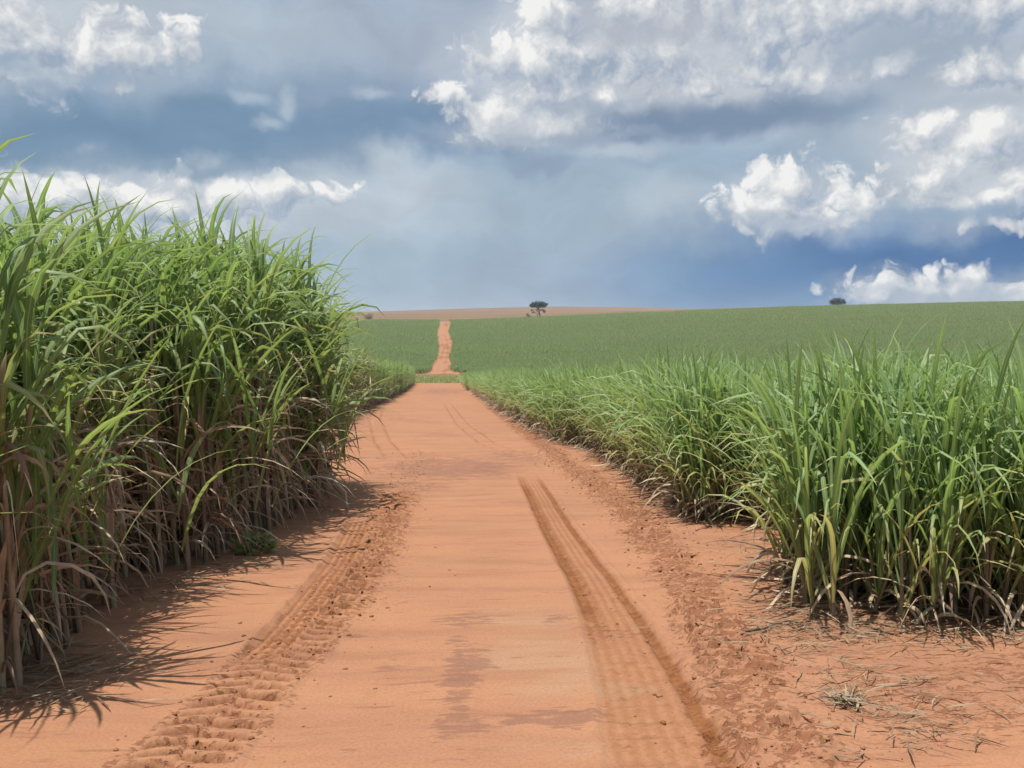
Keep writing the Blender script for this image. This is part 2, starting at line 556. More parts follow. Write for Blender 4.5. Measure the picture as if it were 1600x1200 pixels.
def edge_tall(Y):        # road-side limit of the tall cane
    return np.interp(Y, [0, 3, 4.7, 5.5, 6.4, 7.8, 8.7, 12, 13.5, 14.6, 15.4, 16.5, 25, 40, 60, 100, 170],
                     [-3.2, -3.1, -2.95, -2.18, -2.5, -2.8, -2.28, -1.95, -1.80, -1.82, -2.5, -3.7, -4.3, -4.7, -4.6, -5.2, -7.2])


def edge_low(Y):         # road-side limit of the shorter cane
    return np.interp(Y, [0, 6.0, 7.3, 7.7, 10.2, 10.7, 13, 16, 20, 23, 26, 47, 100, 170], [2.62, 2.62, 2.9, 4.1, 4.1, 2.9, 3.15, 3.3, 3.5, 3.3, 2.85, 2.5, 2.1, 2.0])


# ------------------------------------------------------------------ mesh helpers
def tag(o, label=None, cat=None, group=None, kind=None):
    if label:
        o['label'] = label
    if cat:
        o['category'] = cat
    if group:
        o['group'] = group
    if kind:
        o['kind'] = kind
    return o


def link(o, parent=None):
    COL.objects.link(o)
    if parent:
        o.parent = parent
    return o


def empty(name, loc, rz=0.0, s=1.0):
    o = bpy.data.objects.new(name, None)
    o.empty_display_size = 0.3
    o.location = loc
    o.rotation_euler = (0, 0, rz)
    o.scale = (s, s, s)
    return link(o)


def mesh_from(name, V, Fc, mats, attrs=None, uv=None, mat_idx=None, smooth=True):
    """V (n,3); Fc (m,4) quads or (m,3) triangles."""
    me = bpy.data.meshes.new(name)
    V = np.asarray(V, np.float32)
    Fc = np.asarray(Fc, np.int32)
    k = Fc.shape[1]
    me.vertices.add(len(V))
    me.vertices.foreach_set('co', V.ravel())
    me.loops.add(Fc.size)
    me.loops.foreach_set('vertex_index', Fc.ravel())
    me.polygons.add(len(Fc))
    me.polygons.foreach_set('loop_start', np.arange(len(Fc), dtype=np.int32) * k)
    try:
        me.polygons.foreach_set('loop_total', np.full(len(Fc), k, np.int32))
    except Exception:
        pass
    for m in (mats if isinstance(mats, (list, tuple)) else [mats]):
        me.materials.append(m)
    if mat_idx is not None:
        me.polygons.foreach_set('material_index', np.asarray(mat_idx, np.int32))
    if smooth:
        me.polygons.foreach_set('use_smooth', np.ones(len(Fc), bool))
    for n, a in (attrs or {}).items():
        at_ = me.attributes.new(n, 'FLOAT', 'POINT')
        at_.data.foreach_set('value', np.asarray(a, np.float32))
    me.update(calc_edges=True)
    me.validate()
    return me


class Geo:
    """collects strips, tubes and lumps as arrays, then gives one mesh."""

    def __init__(self):
        self.V, self.F, self.A, self.M = [], [], [], []
        self.n = 0

    def add(self, V, Fc, A, m=0):
        self.V.append(V)
        self.F.append(Fc + self.n)
        self.A.append(A)
        self.M.append(np.full(len(Fc), m))
        self.n += len(V)

    def mesh(self, name, mats):
        V = np.concatenate(self.V)
        Fc = np.concatenate(self.F)
        A = np.concatenate(self.A)
        return mesh_from(name, V, Fc, mats, {'rnd': A[:, 0], 'along': A[:, 1], 'age': A[:, 2], 'across': A[:, 3]}, mat_idx=np.concatenate(self.M))


def leaves(g, rng, base, az, tilt, L, Wd, droop, n=7, power=1.7, kink=None, kink_at=0.6, age=None, twist=None, fold=0.28, m=0, floor=None):
    """batch of arching blades; all arguments arrays of one length."""
    N = len(L)
    s = np.linspace(0, 1, n + 1)
    th = tilt[:, None] + droop[:, None] * s[None, :] ** power
    if kink is not None:
        th = th + kink[:, None] * (s[None, :] > np.asarray(kink_at)[:, None])
    th = np.minimum(th, R(176))
    a = az[:, None] + rng.normal(0, 0.35, N)[:, None] * s[None, :] ** 1.5
    d = np.stack([np.sin(th) * np.cos(a), np.sin(th) * np.sin(a), np.cos(th)], -1)
    step = (L / n)[:, None, None] * 0.5 * (d[:, 1:] + d[:, :-1])
    P = np.concatenate([base[:, None, :], base[:, None, :] + np.cumsum(step, 1)], 1)
    if floor is not None:
        P[:, :, 2] = np.maximum(P[:, :, 2], floor + 0.02 * rng.random((N, 1)))
    side = np.stack([-np.sin(a), np.cos(a), np.zeros_like(a)], -1)
    nor = np.cross(side, d)
    tw = (rng.normal(0, 0.5, N) if twist is None else twist)[:, None] * (0.3 + s[None, :])
    sd = side * np.cos(tw)[..., None] + nor * np.sin(tw)[..., None]
    nr = nor * np.cos(tw)[..., None] - side * np.sin(tw)[..., None]
    prof = np.minimum(1, 0.45 + s * 2.6) * np.clip((1 - s) * 3.0, 0, 1) ** 0.8
    prof[-1] = 0.02
    w = 0.5 * Wd[:, None] * prof[None, :]
    e = P - nr * 0
    Vl = e + sd * w[..., None] + nr * (fold * w)[..., None]
    Vr = e - sd * w[..., None] + nr * (fold * w)[..., None]
    V = np.stack([Vl, e, Vr], 2)          # N, n+1, 3, 3
    idx = np.arange(N * (n + 1) * 3).reshape(N, n + 1, 3)
    q1 = np.stack([idx[:, :-1, 0], idx[:, :-1, 1], idx[:, 1:, 1], idx[:, 1:, 0]], -1).reshape(-1, 4)
    q2 = np.stack([idx[:, :-1, 1], idx[:, :-1, 2], idx[:, 1:, 2], idx[:, 1:, 1]], -1).reshape(-1, 4)
    A = np.zeros((N, n + 1, 3, 4))
    A[..., 0] = rng.random(N)[:, None, None]
    A[..., 1] = s[None, :, None]
    A[..., 2] = (np.zeros(N) if age is None else age)[:, None, None]
    A[..., 3] = np.array([0.0, 0.5, 1.0])[None, None, :]
    g.add(V.reshape(-1, 3), np.concatenate([q1, q2]), A.reshape(-1, 4), m)


def tubes(g, rng, P, rad, k=6, m=0):
    """P (N, s, 3) centre lines, rad (N, s)."""
    N, S, _ = P.shape
    ang = np.arange(k) * 2 * math.pi / k
    t = np.gradient(P, axis=1)
    t /= np.linalg.norm(t, axis=-1, keepdims=True) + 1e-9
    ref = np.where(np.abs(t[..., 2:3]) > 0.9, np.array([1.0, 0, 0]), np.array([0, 0, 1.0]))
    u = np.cross(t, ref)
    u /= np.linalg.norm(u, axis=-1, keepdims=True) + 1e-9
    v = np.cross(t, u)
    V = P[:, :, None, :] + rad[:, :, None, None] * (u[:, :, None, :] * np.cos(ang)[None, None, :, None] + v[:, :, None, :] * np.sin(ang)[None, None, :, None])
    idx = np.arange(N * S * k).reshape(N, S, k)
    nx = np.roll(idx, -1, axis=2)
    Fq = np.stack([idx[:, :-1], nx[:, :-1], nx[:, 1:], idx[:, 1:]], -1).reshape(-1, 4)
    A = np.zeros((N, S, k, 4))
    A[..., 0] = rng.random(N)[:, None, None]
    A[..., 1] = np.linspace(0, 1, S)[None, :, None]
    A[..., 3] = 0.5
    g.add(V.reshape(-1, 3), Fq, A.reshape(-1, 4), m)


# ------------------------------------------------------------------ materials
def new_mat(name):
    m = bpy.data.materials.new(name)
    m.use_nodes = True
    t = NT(m.node_tree)
    t.n.clear()
    out = t.n.new('ShaderNodeOutputMaterial')
    return m, t, out


def principled(t, col, rough, spec=0.3):
    b = t.n.new('ShaderNodeBsdfPrincipled')
    t.put(b.inputs['Base Color'], col)
    t.put(b.inputs['Roughness'], rough)
    b.inputs['Specular IOR Level'].default_value = spec
    return b


def leaf_mat(name, fresh, mid, old, pale, trans=0.35, rough=0.42, spec=0.5):
    m, t, out = new_mat(name)
    r = t.attr('rnd')
    al = t.attr('along')
    age = t.attr('age')
    ac = t.attr('across')
    oi = t.n.new('ShaderNodeObjectInfo').outputs['Random']
    col = t.mix(r, fresh, mid)
    col = t.mix(t.math('MULTIPLY', oi, 0.45), col, mid)
    agep = t.math('ADD', age, t.math('MULTIPLY', t.math('POWER', al, 4.0), t.math('MULTIPLY', r, 0.55)))
    col = t.mix(t.mapr(agep, 0.25, 0.9), col, old)
    rib = t.math('SUBTRACT', 1.0, t.mapr(t.math('ABSOLUTE', t.math('SUBTRACT', ac, 0.5)), 0.03, 0.11))
    col = t.mix(t.math('MULTIPLY', rib, 0.55), col, pale)
    b = principled(t, col, rough, spec)
    tr = t.n.new('ShaderNodeBsdfTranslucent')
    t.put(tr.inputs['Color'], t.mix(0.5, col, t.mix(1.0, col, (1.6, 1.7, 0.7), 'MULTIPLY')))
    mx = t.n.new('ShaderNodeMixShader')
    mx.inputs[0].default_value = trans
    t.l.new(b.outputs[0], mx.inputs[1])
    t.l.new(tr.outputs[0], mx.inputs[2])
    t.l.new(mx.outputs[0], out.inputs[0])
    return m


M_TALL = leaf_mat('tall_cane_leaf', (0.118, 0.195, 0.062), (0.205, 0.275, 0.098), (0.33, 0.26, 0.12), (0.38, 0.44, 0.26), trans=0.42, rough=0.5, spec=0.32)
M_LOW = leaf_mat('young_cane_leaf', (0.130, 0.218, 0.072), (0.225, 0.310, 0.118), (0.36, 0.29, 0.14), (0.42, 0.49, 0.29), trans=0.42, rough=0.5, spec=0.35)
M_FAR = leaf_mat('distant_cane_leaf', (0.112, 0.166, 0.054), (0.156, 0.216, 0.074), (0.22, 0.22, 0.10), (0.2, 0.27, 0.12), trans=0.4, rough=0.55)
M_GRASS = leaf_mat('grass_blade', (0.13, 0.18, 0.042), (0.18, 0.21, 0.055), (0.24, 0.20, 0.09), (0.16, 0.2, 0.07))


def dry_mat(name, cols, trans=0.2):
    m, t, out = new_mat(name)
    r = t.attr('rnd')
    rp = t.n.new('ShaderNodeValToRGB')
    e = rp.color_ramp.elements
    e[0].color = (*cols[0], 1)
    e[1].color = (*cols[-1], 1)
    for i, cc in enumerate(cols[1:-1]):
        x = e.new((i + 1) / (len(cols) - 1))
        x.color = (*cc, 1)
    t.put(rp.inputs[0], r)
    geo = t.n.new('ShaderNodeNewGeometry')
    nz = t.noise(geo.outputs['Position'], 9.0, 4, 0.6)
    col = t.mix(t.mapr(nz, 0.35, 0.7, 0.0, 0.5), rp.outputs[0], cols[0])
    b = principled(t, col, 0.7, 0.25)
    tr = t.n.new('ShaderNodeBsdfTranslucent')
    t.put(tr.inputs['Color'], col)
    mx = t.n.new('ShaderNodeMixShader')
    mx.inputs[0].default_value = trans
    t.l.new(b.outputs[0], mx.inputs[1])
    t.l.new(tr.outputs[0], mx.inputs[2])
    t.l.new(mx.outputs[0], out.inputs[0])
    return m


M_DRY = dry_mat('dry_cane_leaf', [(0.17, 0.105, 0.078), (0.32, 0.215, 0.14), (0.44, 0.325, 0.205), (0.54, 0.425, 0.285), (0.64, 0.55, 0.41)], trans=0.33)
M_STRAW = dry_mat('fallen_straw', [(0.13, 0.075, 0.045), (0.19, 0.125, 0.075), (0.26, 0.185, 0.115), (0.34, 0.26, 0.17)])
M_STALK = dry_mat('cane_stalk', [(0.13, 0.098, 0.07), (0.21, 0.15, 0.105), (0.27, 0.205, 0.13), (0.30, 0.265, 0.155)], trans=0.0)
M_BARK = dry_mat('bark', [(0.06, 0.045, 0.035), (0.11, 0.085, 0.065), (0.15, 0.12, 0.09)], trans=0.0)


def soil_mat(name, road=True):
    m, t, out = new_mat(name)
    geo = t.n.new('ShaderNodeNewGeometry')
    P = geo.outputs['Position']
    x = t.xyz(P)
    flat = t.comb(x[0], x[1], 0.0)
    streak = t.noise(t.vmath('MULTIPLY', flat, (0.55, 3.2, 0)), 1.0, 6, 0.55)
    big = t.noise(flat, 0.45, 4, 0.55)
    grain = t.noise(flat, 55.0, 3, 0.6)
    mott = t.noise(flat, 5.0, 5, 0.6)
    ragged = t.noise(t.vmath('MULTIPLY', flat, (3.6, 8.5, 0)), 1.0, 7, 0.66)
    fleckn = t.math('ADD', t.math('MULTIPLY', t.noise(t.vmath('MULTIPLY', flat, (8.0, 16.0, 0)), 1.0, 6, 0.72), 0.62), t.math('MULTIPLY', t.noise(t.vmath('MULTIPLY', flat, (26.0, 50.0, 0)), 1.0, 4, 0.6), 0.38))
    lines = t.noise(t.vmath('MULTIPLY', flat, (1.6, 15.0, 0)), 1.0, 5, 0.6, dist=0.5)
    col = t.mix(t.mapr(big, 0.3, 0.7), (0.290, 0.140, 0.077), (0.248, 0.120, 0.069))
    col = t.mix(t.mapr(streak, 0.42, 0.72, 0.0, 0.55), col, (0.294, 0.150, 0.077))
    col = t.mix(t.mapr(streak, 0.52, 0.30, 0.0, 0.45), col, (0.196, 0.089, 0.050))
    col = t.mix(t.mapr(mott, 0.55, 0.75, 0.0, 0.35), col, (0.211, 0.097, 0.052))
    dash = t.noise(t.vmath('MULTIPLY', flat, (5.0, 19.0, 0)), 1.0, 5, 0.62, dist=0.3)
    palef = t.math('ADD', t.attr('pale'), t.math('ADD', t.math('MULTIPLY', t.math('SUBTRACT', ragged, 0.5), 1.6), t.math('MULTIPLY', t.math('SUBTRACT', big, 0.52), 1.3)))
    col = t.mix(t.mapr(palef, 0.25, 0.75, 0.0, 0.85), col, t.mix(t.mapr(streak, 0.4, 0.6), (0.248, 0.124, 0.067), (0.272, 0.157, 0.093)))
    col = t.mix(t.mapr(lines, 0.60, 0.68, 0.0, 0.5), col, (0.161, 0.069, 0.041))
    col = t.mix(t.mapr(lines, 0.40, 0.33, 0.0, 0.4), col, (0.256, 0.130, 0.077))
    col = t.mix(t.mapr(t.math('ADD', t.attr('crust'), t.math('ADD', t.math('MULTIPLY', t.math('SUBTRACT', ragged, 0.5), 2.8), t.math('MULTIPLY', t.math('SUBTRACT', dash, 0.5), 2.4))), 0.55, 0.85, 0.0, 0.62), col, t.mix(mott, (0.120, 0.060, 0.045), (0.168, 0.083, 0.058)))
    col = t.mix(t.math('MULTIPLY', t.mapr(t.math('ADD', t.attr('moist_shade'), t.math('MULTIPLY', t.math('SUBTRACT', t.noise(flat, 16.0, 4, 0.65), 0.5), 0.7)), 0.05, 0.95), 0.95), col, (0.165, 0.063, 0.021))
    col = t.mix(t.mapr(dash, 0.66, 0.71, 0.0, 0.55), col, (0.150, 0.066, 0.042))
    # damp turned-up flakes plus small shadows of ridges and clods, painted as dark flecks
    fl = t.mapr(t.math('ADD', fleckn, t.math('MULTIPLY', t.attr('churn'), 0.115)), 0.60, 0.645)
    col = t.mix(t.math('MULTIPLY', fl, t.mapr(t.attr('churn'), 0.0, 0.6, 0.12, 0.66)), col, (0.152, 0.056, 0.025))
    col = t.mix(t.mapr(grain, 0.35, 0.75, 0.0, 0.32), col, (0.132, 0.051, 0.028))
    b = principled(t, col, 0.92, 0.12)
    bm = t.n.new('ShaderNodeBump')
    bm.inputs['Strength'].default_value = 0.6
    bm.inputs['Distance'].default_value = 0.012
    t.put(bm.inputs['Height'], t.math('ADD', t.math('ADD', t.noise(flat, 30.0, 5, 0.65), t.math('MULTIPLY', mott, 0.8)), t.math('MULTIPLY', fl, t.math('MULTIPLY', t.attr('churn'), -2.0))))
    t.l.new(bm.outputs[0], b.inputs['Normal'])
    t.l.new(b.outputs[0], out.inputs[0])
    return m


M_SOIL = soil_mat('red_soil')


def hill_mat():
    m, t, out = new_mat('stubble_field')
    geo = t.n.new('ShaderNodeNewGeometry')
    x = t.xyz(geo.outputs['Position'])
    flat = t.comb(x[0], x[1], 0.0)
    bands = t.noise(t.vmath('MULTIPLY', flat, (0.0012, 0.011, 0)), 1.0, 5, 0.6)
    fine = t.noise(t.vmath('MULTIPLY', flat, (0.02, 0.05, 0)), 1.0, 6, 0.65)
    col = t.mix(t.mapr(bands, 0.35, 0.65), (0.118, 0.075, 0.044), (0.165, 0.100, 0.059))
    col = t.mix(t.mapr(bands, 0.55, 0.72, 0, 0.8), col, (0.181, 0.086, 0.045))
    col = t.mix(t.mapr(fine, 0.4, 0.7, 0, 0.5), col, (0.096, 0.068, 0.037))
    b = principled(t, col, 0.95, 0.05)
    t.l.new(b.outputs[0], out.inputs[0])
    return m


M_HILL = hill_mat()


FAR_HALF = lambda Y: np.interp(Y, [234, 240, 247, 258, 300, 480, 540], [4.6, 4.2, 2.6, 2.3, 2.3, 2.9, 2.9])
FAR_J = lambda Y, k: 0.45 * vn(np.asarray(Y, float) / 7.0, np.zeros_like(np.asarray(Y, float)) + k, 3) + 0.35 * vn(np.asarray(Y, float) / 2.6, np.zeros_like(np.asarray(Y, float)) + k, 4)
FAR_C = lambda Y: np.interp(Y, [234, 300, 480], [-2.3, -2.4, -3.6]) + 0.45 * np.sin(Y / 23.0)

# ------------------------------------------------------------------ the ground sheet, cut into road, fields, grass strip, hill
def axis_rows():
    ys = [-60, -40, -28, -20, -14, -9, -5, -2, 0, 1.2, 2.0, 2.5, 2.9]
    y = 3.1
    while y < 600:
        ys.append(y)
        y += min(max(0.0125, 0.42 * y * y / 1523.0), 5.0 if y < 270 else 8.0)
    while y < 2300:
        ys.append(y)
        y += 22
    while y < 3200:
        ys.append(y)
        y += 150
    return np.array(ys)


def axis_cols():
    core = np.arange(-3.6, 5.6, 0.0165)
    out = []
    x, s = core[-1], 0.03
    while x < 2600:
        x += s
        s = min(s * 1.12, 250) if x < 400 else s * 1.12
        out.append(x)
    lft = []
    x, s = core[0], 0.03
    while x > -2600:
        x -= s
        s = s * 1.12
        lft.append(x)
    return np.concatenate([np.array(lft[::-1]), core, np.array(out)])


ROWS, COLS = axis_rows(), axis_cols()
GX, GY = np.meshgrid(COLS, ROWS)
GZ = ground(GX, GY)
att = {k: np.zeros_like(GX) for k in ('moist_shade', 'crust', 'pale', 'churn')}
near = (ROWS > 2.0) & (ROWS < 180)
colm = (COLS > -9) & (COLS < 16)
sub = np.ix_(near, colm)
dz, mo, cr, pa, ch = soil_detail(GX[sub], GY[sub])
fade = 1 - sstep(60, 150, GY[sub])
GZ[sub] += dz * fade
att['moist_shade'][sub] = mo
att['crust'][sub] = cr
att['pale'][sub] = pa
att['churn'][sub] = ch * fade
farr = (GY > 235) & (np.abs(GX) < 4)
att['moist_shade'][farr] = 0.6 * sstep(0.0, 0.35, fbm2(GX[farr] * 0.45, GY[farr] * 0.16, 3, 41)) + 0.25 * (np.abs(np.abs(GX[farr] - FAR_C(GY[farr])) - 0.9) < 0.3)  # shadow bars across the far road painted as darker soil, plus wheel lines

nr_, nc_ = GX.shape
fx = 0.25 * (GX[:-1, :-1] + GX[1:, :-1] + GX[:-1, 1:] + GX[1:, 1:])
fy = 0.25 * (GY[:-1, :-1] + GY[1:, :-1] + GY[:-1, 1:] + GY[1:, 1:])
is_hill = fy > 521
is_road = (fy <= 171) & (fx > edge_tall(fy) + 0.05) & (fx < edge_low(fy) - 0.05)
is_grass = (fy > 171) & (fy <= 235)
is_far = (fy > 235) & (fy <= 521) & (np.abs(fx - FAR_C(fy)) < FAR_HALF(fy) + FAR_J(fy, 0))
cls = np.zeros(fx.shape, int)
cls[is_hill] = 3
cls[is_road] = 1
cls[is_grass] = 2
cls[is_far] = 4
vid = np.arange(nr_ * nc_).reshape(nr_, nc_)
quads = np.stack([vid[:-1, :-1], vid[:-1, 1:], vid[1:, 1:], vid[1:, :-1]], -1)
allV = np.stack([GX, GY, GZ], -1).reshape(-1, 3)


def sheet(name, k, mat):
    Fk = quads[cls == k]
    u, inv = np.unique(Fk.ravel(), return_inverse=True)
    me = mesh_from(name, allV[u], inv.reshape(-1, 4), mat, {n: a.ravel()[u] for n, a in att.items()})
    return tag(link(bpy.data.objects.new(name, me)), kind='structure')


sheet('ground', 0, M_SOIL)
sheet('dirt_road', 1, M_SOIL)
sheet('valley_ground', 2, M_SOIL)
sheet('hill', 3, M_HILL)
sheet('dirt_road', 4, M_SOIL)

# ------------------------------------------------------------------ cane
rng = np.random.default_rng(7)


def clump_tall(seed, H=3.0, fine=True):
    """tall cane stool: stalks, green leaves, dead leaves hanging below."""
    r = np.random.default_rng(seed)
    gs, gl, gd = Geo(), Geo(), Geo()
    ns = 9 if fine else 7
    a0 = r.random(ns) * 6.283
    rad = 0.26 * np.sqrt(r.random(ns))
    bx, by = rad * np.cos(a0), rad * np.sin(a0)
    lean = np.abs(r.normal(0, 0.06, ns)) + 0.01
    laz = a0 + r.normal(0, 0.6, ns)
    hs = H * r.uniform(0.46, 0.68, ns)
    S = 5
    u = np.linspace(0, 1, S)
    k = np.tan(lean)[:, None] * hs[:, None] * (0.4 * u + 0.6 * u ** 2)[None, :]
    P = np.stack([bx[:, None] + k * np.cos(laz)[:, None], by[:, None] + k * np.sin(laz)[:, None], hs[:, None] * u[None, :] - 0.05], -1)
    tubes(gs, r, P, np.full((ns, S), 0.0165) * np.linspace(1.15, 0.8, S)[None, :], 6 if fine else 4)

    def on_stalk(i, f):
        fi = np.clip(f, 0, 1) * (S - 1)
        j = np.minimum(fi.astype(int), S - 2)
        w = (fi - j)[:, None]
        return P[i, j] * (1 - w) + P[i, j + 1] * w
    nseg = 8 if fine else 6
    nl = 14 if fine else 9
    i = np.repeat(np.arange(ns), nl)
    rank = np.tile(np.arange(nl) / (nl - 1.0), ns)          # 0 oldest, 1 youngest
    f = 0.50 + 0.5 * rank + r.normal(0, 0.02, len(i))
    b = on_stalk(i, f)
    side = np.tile(np.arange(nl) % 2, ns) * math.pi + np.repeat(r.random(ns) * 6.283, nl) + r.normal(0, 0.5, len(i))
    tilt = R(15) * (1 - rank) ** 0.8 + R(2) + np.abs(r.normal(0, R(6), len(i)))
    L = H * (0.29 + 0.13 * np.sin(rank * 3.1)) * r.uniform(0.75, 1.2, len(i))
    dr = R(150) * (1 - 0.40 * rank) * r.uniform(0.45, 1.2, len(i)) + R(6)
    kk = np.where(r.random(len(i)) < 0.33, r.uniform(R(40), R(95), len(i)), 0.0)
    ka = r.uniform(0.45, 0.8, len(i))
    age = np.clip(0.42 * (1 - rank) ** 2 + r.normal(0, 0.10, len(i)), 0, 0.8)
    leaves(gl, r, b, side, tilt, L, r.uniform(0.023, 0.041, len(i)), dr, nseg, 2.6, kk, ka, age)
    # spindle leaves standing up
    i = np.arange(ns)
    leaves(gl, r, on_stalk(i, np.ones(ns)), r.random(ns) * 6.283, r.uniform(R(2), R(10), ns), H * r.uniform(0.20, 0.34, ns), r.uniform(0.022, 0.038, ns), r.uniform(R(4), R(60), ns), nseg, 2.8, age=np.zeros(ns))
    # tillers: shorter green shoots in the lower storey
    nt = 5
    tb = np.stack([r.normal(0, 0.24, nt), r.normal(0, 0.24, nt), np.zeros(nt)], -1)
    i = np.repeat(np.arange(nt), 5)
    leaves(gl, r, tb[i] + np.array([0, 0, 1.0]) * r.uniform(0.15, 0.9, len(i))[:, None], r.random(len(i)) * 6.283, r.uniform(R(5), R(32), len(i)), r.uniform(0.7, 1.3, len(i)), r.uniform(0.024, 0.036, len(i)), r.uniform(R(15), R(110), len(i)), nseg, 1.7, age=np.clip(r.normal(0.22, 0.16, len(i)), 0, 0.9))
    # dead leaves
    nd = 12 if fine else 7
    i = np.repeat(np.arange(ns), nd)
    f = r.uniform(0.06, 0.72, len(i))
    b = on_stalk(i, f)
    leaves(gd, r, b, r.random(len(i)) * 6.283, r.uniform(R(4), R(38), len(i)), r.uniform(0.35, 0.85, len(i)), r.uniform(0.010, 0.024, len(i)), r.uniform(R(80), R(165), len(i)), 6, 0.8,
           np.where(r.random(len(i)) < 0.4, r.uniform(R(30), R(90), len(i)), 0), r.uniform(0.2, 0.7, len(i)), twist=r.normal(0, 1.2, len(i)), fold=0.45, floor=0.01)
    # sheaths clinging to the stalks
    i = np.repeat(np.arange(ns), 7)
    leaves(gd, r, on_stalk(i, r.uniform(0.0, 0.75, len(i))), r.random(len(i)) * 6.283, r.uniform(R(1), R(9), len(i)), r.uniform(0.3, 0.6, len(i)), r.uniform(0.03, 0.045, len(i)), r.uniform(R(0), R(25), len(i)), 4, 1.5, twist=r.normal(0, 0.5, len(i)), fold=0.6)
    return gs, gl, gd


def clump_low(seed, H=2.0, fine=True):
    """younger cane: a fountain of green leaves from near the ground."""
    r = np.random.default_rng(seed)
    gs, gl, gd = Geo(), Geo(), Geo()
    ns = 13 if fine else 9
    a0 = r.random(ns) * 6.283
    rad = 0.24 * np.sqrt(r.random(ns))
    lean = np.abs(r.normal(0, 0.10, ns)) + 0.03
    laz = a0 + r.normal(0, 0.5, ns)
    hs = H * r.uniform(0.24, 0.46, ns)
    S = 4
    u = np.linspace(0, 1, S)
    k = np.tan(lean)[:, None] * hs[:, None] * u[None, :]
    P = np.stack([(rad * np.cos(a0))[:, None] + k * np.cos(laz)[:, None], (rad * np.sin(a0))[:, None] + k * np.sin(laz)[:, None], hs[:, None] * u[None, :] - 0.05], -1)
    tubes(gs, r, P, np.full((ns, S), 0.013) * np.linspace(1.1, 0.7, S)[None, :], 6 if fine else 4)

    def on_stalk(i, f):
        fi = np.clip(f, 0, 1) * (S - 1)
        j = np.minimum(fi.astype(int), S - 2)
        w = (fi - j)[:, None]
        return P[i, j] * (1 - w) + P[i, j + 1] * w
    nseg = 8 if fine else 6
    nl = 11 if fine else 8
    i = np.repeat(np.arange(ns), nl)
    rank = np.tile(np.arange(nl) / (nl - 1.0), ns)
    b = on_stalk(i, 0.12 + 0.88 * rank)
    side = np.tile(np.arange(nl) % 2, ns) * math.pi + np.repeat(r.random(ns) * 6.283, nl) + r.normal(0, 0.45, len(i))
    tilt = R(19) * (1 - rank) ** 0.9 + R(2) + np.abs(r.normal(0, R(5), len(i)))
    L = H * (0.40 + 0.24 * np.sin(0.5 + rank * 2.3)) * r.uniform(0.8, 1.15, len(i))
    dr = R(140) * (1 - 0.60 * rank) * r.uniform(0.2, 1.2, len(i)) + R(4)
    kk = np.where(r.random(len(i)) < 0.25, r.uniform(R(35), R(90), len(i)), 0.0)
    age = np.clip(0.62 * (1 - rank) ** 3 + r.normal(0, 0.09, len(i)), 0, 0.95)
    leaves(gl, r, b, side, tilt, L, r.uniform(0.017, 0.032, len(i)), dr, nseg, 2.6, kk, r.uniform(0.5, 0.85, len(i)), age, floor=0.015)
    i = np.arange(ns)
    leaves(gl, r, on_stalk(i, np.ones(ns)), r.random(ns) * 6.283, r.uniform(R(1), R(9), ns), H * r.uniform(0.34, 0.54, ns), r.uniform(0.016, 0.028, ns), r.uniform(R(2), R(50), ns), nseg, 2.8, age=np.zeros(ns))
    nd = 3
    i = np.repeat(np.arange(ns), nd)
    leaves(gd, r, on_stalk(i, r.uniform(0.05, 0.5, len(i))), r.random(len(i)) * 6.283, r.uniform(R(20), R(80), len(i)), r.uniform(0.3, 0.75, len(i)), r.uniform(0.014, 0.028, len(i)), r.uniform(R(60), R(140), len(i)), 6, 0.9, twist=r.normal(0, 1.0, len(i)), fold=0.4, floor=0.012)
    return gs, gl, gd


def clump_far(seed, H=1.5, age=0.05):
    r = np.random.default_rng(seed)
    g = Geo()
    n = 26
    b = np.stack([r.normal(0, 0.25, n), r.normal(0, 0.25, n), r.uniform(0.1, 0.75, n)], -1)
    leaves(g, r, b, r.random(n) * 6.283, r.uniform(R(4), R(38), n), H * r.uniform(0.42, 0.8, n), r.uniform(0.06, 0.10, n), r.uniform(R(10), R(120), n), 4, 1.7, age=np.clip(r.normal(age, 0.10, n), 0, 0.7))
    return g


def fit_height(geos, target):
    """scale a stool so that its leafy top stands at the target height."""
    z = np.concatenate([v[:, 2] for v in geos[1].V])
    k = target / np.percentile(z, 97.5)
    for g_ in geos:
        g_.V = [v * k for v in g_.V]
    return geos


PROTO = {}


def protos(kind, builder, n, H, mats):
    out = []
    for k in range(n):
        gs, gl, gd = fit_height(builder(100 * n + k, H), H)
        ms = [(nm, g.mesh(nm, m)) for nm, g, m in zip(('stalks', 'leaves', 'dry_leaves'), (gs, gl, gd), mats)]
        out.append(ms)
    PROTO[kind] = out


protos('tall', clump_tall, 6, 2.80, (M_STALK, M_TALL, M_DRY))
protos('low', clump_low, 6, 1.86, (M_STALK, M_LOW, M_DRY))
M_OLIVE = leaf_mat('weathered_cane_leaf', (0.120, 0.155, 0.055), (0.200, 0.215, 0.085), (0.30, 0.22, 0.11), (0.34, 0.36, 0.22), trans=0.4)
protos('olive', clump_tall, 4, 2.90, (M_STALK, M_OLIVE, M_DRY))
FIRST = {}


